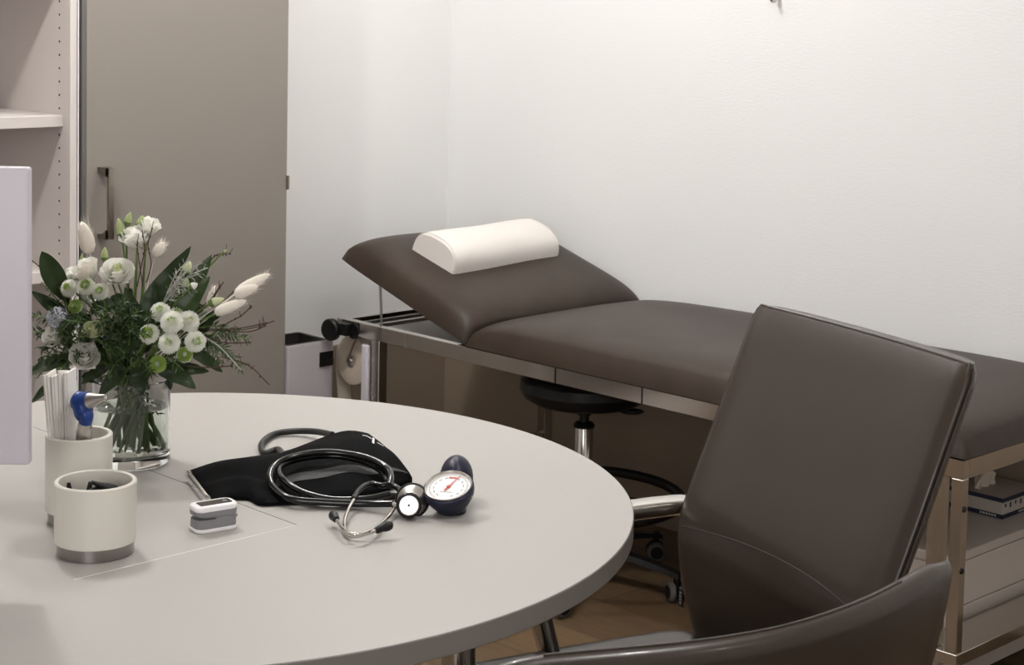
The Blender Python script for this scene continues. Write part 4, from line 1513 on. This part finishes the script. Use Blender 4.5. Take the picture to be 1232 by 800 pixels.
def leaf(px0, py0, px1, py1, wd, dz0, dz1, bend=0.0, m='leaf', face=None, name='leaf', fold=.18, blunt=0.7):
    a_, b_ = bp_(px0, py0, dz0), bp_(px1, py1, dz1)
    ax = (b_ - a_)
    L = ax.length
    axn = ax.normalized()
    fc = (face if face is not None else toward + up * .4)
    side = axn.cross(fc).normalized()
    nrm = side.cross(axn).normalized()
    rows = []
    for i in range(15):
        s = i / 14
        wv = wd * (math.sin(PI * s ** blunt) ** 0.75)
        c = a_ + ax * s + nrm * bend * L * (math.sin(PI * s)) 
        rows.append([c + side * wv * v + nrm * (abs(v) * fold * wv + 0.0008 * math.sin(s * 20)) for v in (-1, -.6, -.25, 0, .25, .6, 1)])
    bm = bmesh.new()
    gridsurf(bm, rows)
    bmesh.ops.remove_doubles(bm, verts=bm.verts, dist=0.0001)
    bmesh.ops.solidify(bm, geom=bm.faces, thickness=0.0005)
    return obj(name, bm, m, BQ, True, angle=80)


leaf(84, 368, 50, 302, .0165, .03, .05, .04, blunt=1.25, name='broad_leaf')
leaf(168, 372, 230, 296, .0130, .03, .035, -.08, 'leaf2', name='broad_leaf')
leaf(216, 378, 255, 306, .0140, .03, .03, .05, name='broad_leaf')
leaf(206, 395, 253, 332, .0150, .05, .045, .05, name='broad_leaf')
leaf(178, 395, 184, 340, .0120, .05, .05, .04, 'leaf2', name='broad_leaf')
leaf(170, 398, 150, 345, .012, .04, .03, .05, 'leaf2', name='broad_leaf')
leaf(80, 380, 37, 350, .0100, .02, .05, .05, name='broad_leaf')
leaf(92, 430, 30, 452, .0150, .04, .06, .05, name='broad_leaf', face=up + toward * .6)
leaf(90, 445, 36, 486, .0110, .03, .06, .05, 'leaf2', name='broad_leaf', face=up + toward * .6)
leaf(190, 440, 236, 468, .0160, .05, .075, .08, 'leaf2', name='broad_leaf', face=up + toward * .8)
leaf(200, 445, 252, 447, .0120, .04, .05, .05, 'leaf2', name='broad_leaf', face=up + toward)
leaf(228, 420, 268, 448, .010, .04, .06, .05, 'leaf2', name='broad_leaf', face=up + toward)
leaf(130, 440, 98, 462, .010, .05, .08, .05, 'leaf2', name='broad_leaf', face=up + toward)
leaf(235, 395, 285, 362, .008, .03, .05, .04, 'leaf2', name='broad_leaf')
leaf(240, 400, 262, 372, .010, .03, .05, .04, 'leaf2', name='broad_leaf')
leaf(220, 360, 228, 318, .010, .01, .01, .04, name='broad_leaf')
leaf(150, 440, 118, 478, .011, .05, .075, .05, 'leaf2', name='broad_leaf', face=toward + up * .3)
leaf(165, 440, 172, 475, .014, .05, .07, .06, 'leaf2', name='broad_leaf', face=toward + up * .2)
for k in range(96):
    px, py = rnd.uniform(72, 238), rnd.uniform(352, 456)
    a = rnd.uniform(-PI, PI)
    L_px = rnd.uniform(22, 40)
    leaf(px, py, px + L_px * math.cos(a), py + L_px * .6 * math.sin(a) + 4, rnd.uniform(.006, .012), rnd.uniform(-.06, .045), rnd.uniform(-.05, .055), .08, 'leaf2' if k % 4 else 'leaf', face=toward + up * .5 + R2 * rnd.uniform(-.6, .6))


def sprig(p0, p1, n, ln, wd, m='needle', name='needle_sprig', droop=0.0, spread=1.0, stemm='stem', sr=0.0009):
    bm = bmesh.new()
    mid_ = (p0 + p1) / 2 + V(0, 0, droop)
    pp = smoothpath([p0, mid_, p1], 8)
    tube(bm, pp, sr, 5)
    for k in range(n):
        s = (0.15 + 0.85 * (k + .5) / n) * (len(pp) - 1)
        i = min(int(s), len(pp) - 2)
        c = pp[i].lerp(pp[i + 1], s - i)
        tg = (pp[i + 1] - pp[i]).normalized()
        o1 = tg.orthogonal().normalized()
        o2_ = tg.cross(o1)
        a = k * 2.4 + rnd.uniform(-.3, .3)
        d_ = (tg * rnd.uniform(.5, .9) + (o1 * math.cos(a) + o2_ * math.sin(a)) * spread).normalized()
        sd = d_.cross(V(rnd.uniform(-1, 1), rnd.uniform(-1, 1), 1)).normalized()
        l_ = ln * rnd.uniform(.7, 1.15)
        q0, q1, q2 = c, c + d_ * l_ * .5 - V(0, 0, l_ * .02), c + d_ * l_ - V(0, 0, l_ * .12)
        vs = [bm.verts.new(q) for q in (q0 + sd * wd * .3, q1 + sd * wd, q2, q1 - sd * wd, q0 - sd * wd * .3)]
        f = bm.faces.new(vs)
        f.material_index = 1
    return obj(name, bm, [stemm, m], BQ, False)


CB = lambda a, b, c=0: bp_(a, b, c)
for (a_, b_, d0, c_, d_, d1) in ((130, 400, .05, 60, 372, .07), (130, 405, .06, 80, 385, .09), (135, 400, .06, 150, 362, .09), (140, 405, .06, 125, 370, .10), (140, 410, .07, 165, 375, .10), (135, 415, .07, 172, 400, .11),
                                (130, 420, .07, 150, 425, .11), (125, 415, .07, 95, 405, .10), (110, 425, .05, 48, 430, .07), (105, 410, .03, 38, 400, .05), (100, 400, .03, 36, 380, .04), (95, 430, .03, 40, 445, .05),
                                (150, 400, .06, 140, 380, .10), (160, 430, .07, 182, 448, .10), (150, 430, .07, 130, 452, .10), (240, 400, .04, 292, 442, .07), (235, 395, .04, 285, 400, .05), (240, 405, .04, 268, 440, .07),
                                (235, 405, .05, 300, 408, .05), (225, 400, .04, 275, 425, .06), (100, 380, .03, 60, 340, .03), (120, 375, .04, 112, 378, .08), (95, 395, .04, 50, 418, .06), (145, 392, .05, 118, 388, .10),
                                (155, 415, .08, 160, 395, .11), (190, 430, .06, 215, 440, .09)):
    sprig(CB(a_, b_, d0), CB(c_, d_, d1), 46, .0150, .0014, droop=.006)
for k in range(16):
    a_, b_ = rnd.uniform(85, 170), rnd.uniform(385, 435)
    sprig(CB(a_, b_, .05), CB(a_ + rnd.uniform(-25, 22), b_ + rnd.uniform(-22, 20), rnd.uniform(.07, .10)), 40, .014, .0013, droop=.005)
# light green pinnate sprig hanging right and fine filler at the left
sprig(CB(235, 400, .05), CB(290, 445, .09), 16, .013, .0012, 'needle', droop=.008, stemm='silver', sr=.0011)
for (c_, d_) in ((70, 345), (58, 356), (50, 340), (75, 360), (55, 430), (70, 440), (45, 455), (64, 450)):
    sprig(CB(92, 385, .03), CB(c_, d_, .05), 40, .006, .0012, 'leaf', 'filler_sprig', spread=1.3)
# silvery curling foliage
for (c_, d_) in ((250, 322), (238, 330), (232, 345), (225, 350), (243, 316), (228, 312)):
    sprig(CB(195, 368, .05), CB(c_, d_, .06), 16, .016, .0009, 'silver', 'silver_sprig', droop=.012, stemm='silver')


def bud(px, py, px1, py1, dz, R, m='bud', name='flower_bud', label=None):
    a_, b_ = CB(px, py, dz), CB(px1, py1, dz)
    ax = (b_ - a_)
    L = ax.length
    bm = LATHE([(0, 0), (R * .55, L * .06), (R * .95, L * .25), (R, L * .42), (R * .75, L * .68), (R * .35, L * .9), (0, L)], a_, ax, 14)
    bm.normal_update()
    for v in bm.verts:
        s = (v.co - a_).dot(ax.normalized()) / L
        tw = math.atan2((v.co - a_).dot(up), (v.co - a_).dot(R2))
    o = obj(name, bm, m, BQ)
    if label: tag(o, label)
    sp_ = LATHE([(0, -L * .04), (R * .62, L * .02), (R * 1.04, L * .22), (R * 1.02, L * .30)], a_, ax, 12)
    obj('calyx', sp_, 'stem', o)
    stem_to(a_, o)
    return o


bud(147, 289, 142, 262, .015, .0062)
bud(152, 272, 157, 255, .010, .0058)
bud(166, 275, 172, 259, .010, .0058)
bud(176, 279, 184, 266, .012, .0058)
bud(126, 315, 126, 297, .03, .0055)
bud(97, 318, 99, 305, .02, .0035)
bud(229, 346, 238, 341, .07, .0055, 'petal')
bud(222, 348, 225, 334, .05, .0060, 'petalc')
bud(251, 366, 270, 359, .05, .0065, 'petalc')
bud(260, 377, 275, 377, .06, .0045, 'bud')
bud(222, 330, 229, 314, .03, .007, 'petalc')
bud(268, 304, 273, 300, -.01, .0018, 'bud')


def plume(px0, py0, px1, py1, dz, R, label=None):
    a_, b_ = CB(px0, py0, dz), CB(px1, py1, dz + .005)
    ax = b_ - a_
    L = ax.length
    bm = LATHE([(0, 0), (R * .6, L * .05), (R * .95, L * .2), (R, L * .42), (R * .85, L * .65), (R * .5, L * .88), (0, L)], a_, ax, 18)
    axn = ax.normalized()
    o1 = axn.orthogonal().normalized()
    o2_ = axn.cross(o1)
    for k in range(240):
        s = rnd.uniform(.02, .95)
        a = rnd.uniform(0, 2 * PI)
        rad = R * (math.sin(PI * (0.12 + .82 * s)) ** .6) * .96
        d_ = o1 * math.cos(a) + o2_ * math.sin(a)
        c = a_ + axn * L * s + d_ * rad
        dr = (axn * rnd.uniform(1.0, 1.6) + d_ * rnd.uniform(.25, .9)).normalized()
        l_ = R * rnd.uniform(.5, 1.5)
        sd = dr.cross(d_).normalized() * 0.00022
        vs = [bm.verts.new(q) for q in (c + sd, c - sd, c + dr * l_)]
        bm.faces.new(vs)
    o = obj('bunny_tail_plume', bm, 'tail', BQ, True, angle=80)
    stem_to(a_, o, .0007, 'tail', .01)
    return o


plume(108, 305, 98, 266, .04, .0115)
plume(283, 353, 325, 329, .05, .0085)
plume(282, 355, 311, 344, .06, .0085)
plume(258, 377, 297, 361, .06, .0085)
plume(186, 308, 197, 291, .03, .0080)
plume(96, 336, 108, 318, .06, .0090)
plume(250, 372, 259, 343, .03, .0060)
# twigs
for pts_ in (((165, 345, .03), (170, 320, .04), (174, 300, .05), (171, 277, .05)), ((176, 340, .03), (182, 318, .04), (178, 295, .05), (183, 275, .05)), ((172, 345, .03), (166, 305, .045), (165, 290, .05)),
             ((245, 398, .03), (272, 398, .05), (300, 399, .06), (320, 392, .06)), ((262, 398, .04), (275, 388, .05), (290, 380, .06), (303, 368, .06)), ((290, 397, .055), (310, 393, .06), (330, 386, .06)),
             ((235, 380, .03), (255, 362, .04), (265, 342, .05)), ((240, 372, .03), (258, 355, .04), (269, 339, .045)), ((245, 330, -.01), (258, 308, -.01), (278, 305, -.01)), ((235, 400, .04), (268, 412, .06), (302, 412, .07)),
             ((220, 440, .05), (250, 442, .07), (280, 440, .08)), ((235, 395, .04), (280, 396, .05), (322, 388, .06)), ((262, 372, .04), (280, 352, .05), (290, 350, .05)), ((90, 345, .02), (60, 330, .03), (38, 313, .03)),
             ((270, 430, .06), (300, 440, .08), (324, 463, .09))):
    bm = TUBE(smoothpath([CB(*q) for q in pts_], 4), 0.0009, 6)
    pp = [CB(*q) for q in pts_]
    for k in range(5):
        s = rnd.uniform(.3, 1) * (len(pp) - 1)
        i = min(int(s), len(pp) - 2)
        c = pp[i].lerp(pp[i + 1], s - i)
        ellipsoid(bm, c + V(rnd.uniform(-.001, .001), 0, rnd.uniform(-.001, .001)), .0013, .0013, .0022, None, 6, 5)
        if k < 2:
            tube(bm, [c, c + V(rnd.uniform(-.008, .008), rnd.uniform(-.008, .008), rnd.uniform(.002, .014))], .0005, 5)
    obj('twig', bm, 'twig', BQ)
# crinkled silver ball
bm = bmesh.new()
bmesh.ops.create_icosphere(bm, subdivisions=4, radius=.0165)
for v in bm.verts:
    n_ = v.co.normalized()
    v.co = n_ * (.0160 + .0012 * math.sin(n_.x * 17 + 3 * math.sin(n_.y * 13)) + .0010 * math.sin(n_.z * 23 + n_.y * 9))
bm.transform(Matrix.Translation(CB(70, 382, .06)))
tag(obj('decorative_ball', bm, 'foil', BQ, True, angle=80), 'crinkled silver-blue foil ball')
# stems in the water: spiralled bundle crossing at the neck
for k in range(26):
    a = k * 2.39996
    r_ = 0.040 * math.sqrt((k + .5) / 26)
    b_ = V(VC.x + r_ * math.cos(a), VC.y + r_ * math.sin(a), TH + 0.0205 + 0.012 * rnd.random())
    t_ = V(VC.x + .022 * math.cos(a + 1.9), VC.y + .022 * math.sin(a + 1.9), TH + 0.135)
    obj('stem', TUBE(smoothpath([b_, b_.lerp(t_, .5) + V(rnd.uniform(-.004, .004), rnd.uniform(-.004, .004), 0), t_], 4), rnd.uniform(.0016, .0030), 8), 'stem', BQ)
for k in range(9):
    a = rnd.uniform(0, 6.28)
    b_ = V(VC.x + .030 * math.cos(a), VC.y + .030 * math.sin(a), TH + rnd.uniform(.06, .11))
    sprig(NECK + V(0, 0, .0), b_, 10, .014, .0022, 'leaf2', 'lower_leaf_sprig')

# ------------------------------------------------------------------ small wall hook at the top edge
t = thing('wall_hook', 'small grey hook on the white wall at the top edge of the photo', 'hook', (1.239, -0.01, 1.448))
obj('hook', TUBE(smoothpath([(1.239, -0.004, 1.50), (1.239, -0.010, 1.475), (1.239, -0.016, 1.454), (1.239, -0.026, 1.451), (1.239, -0.034, 1.460)], 6), 0.006, 12), 'satin', t)
obj('hook_plate', BOX((1.222, -0.005, 1.465), (1.256, -0.0005, 1.53), 0.002), 'satin', t)
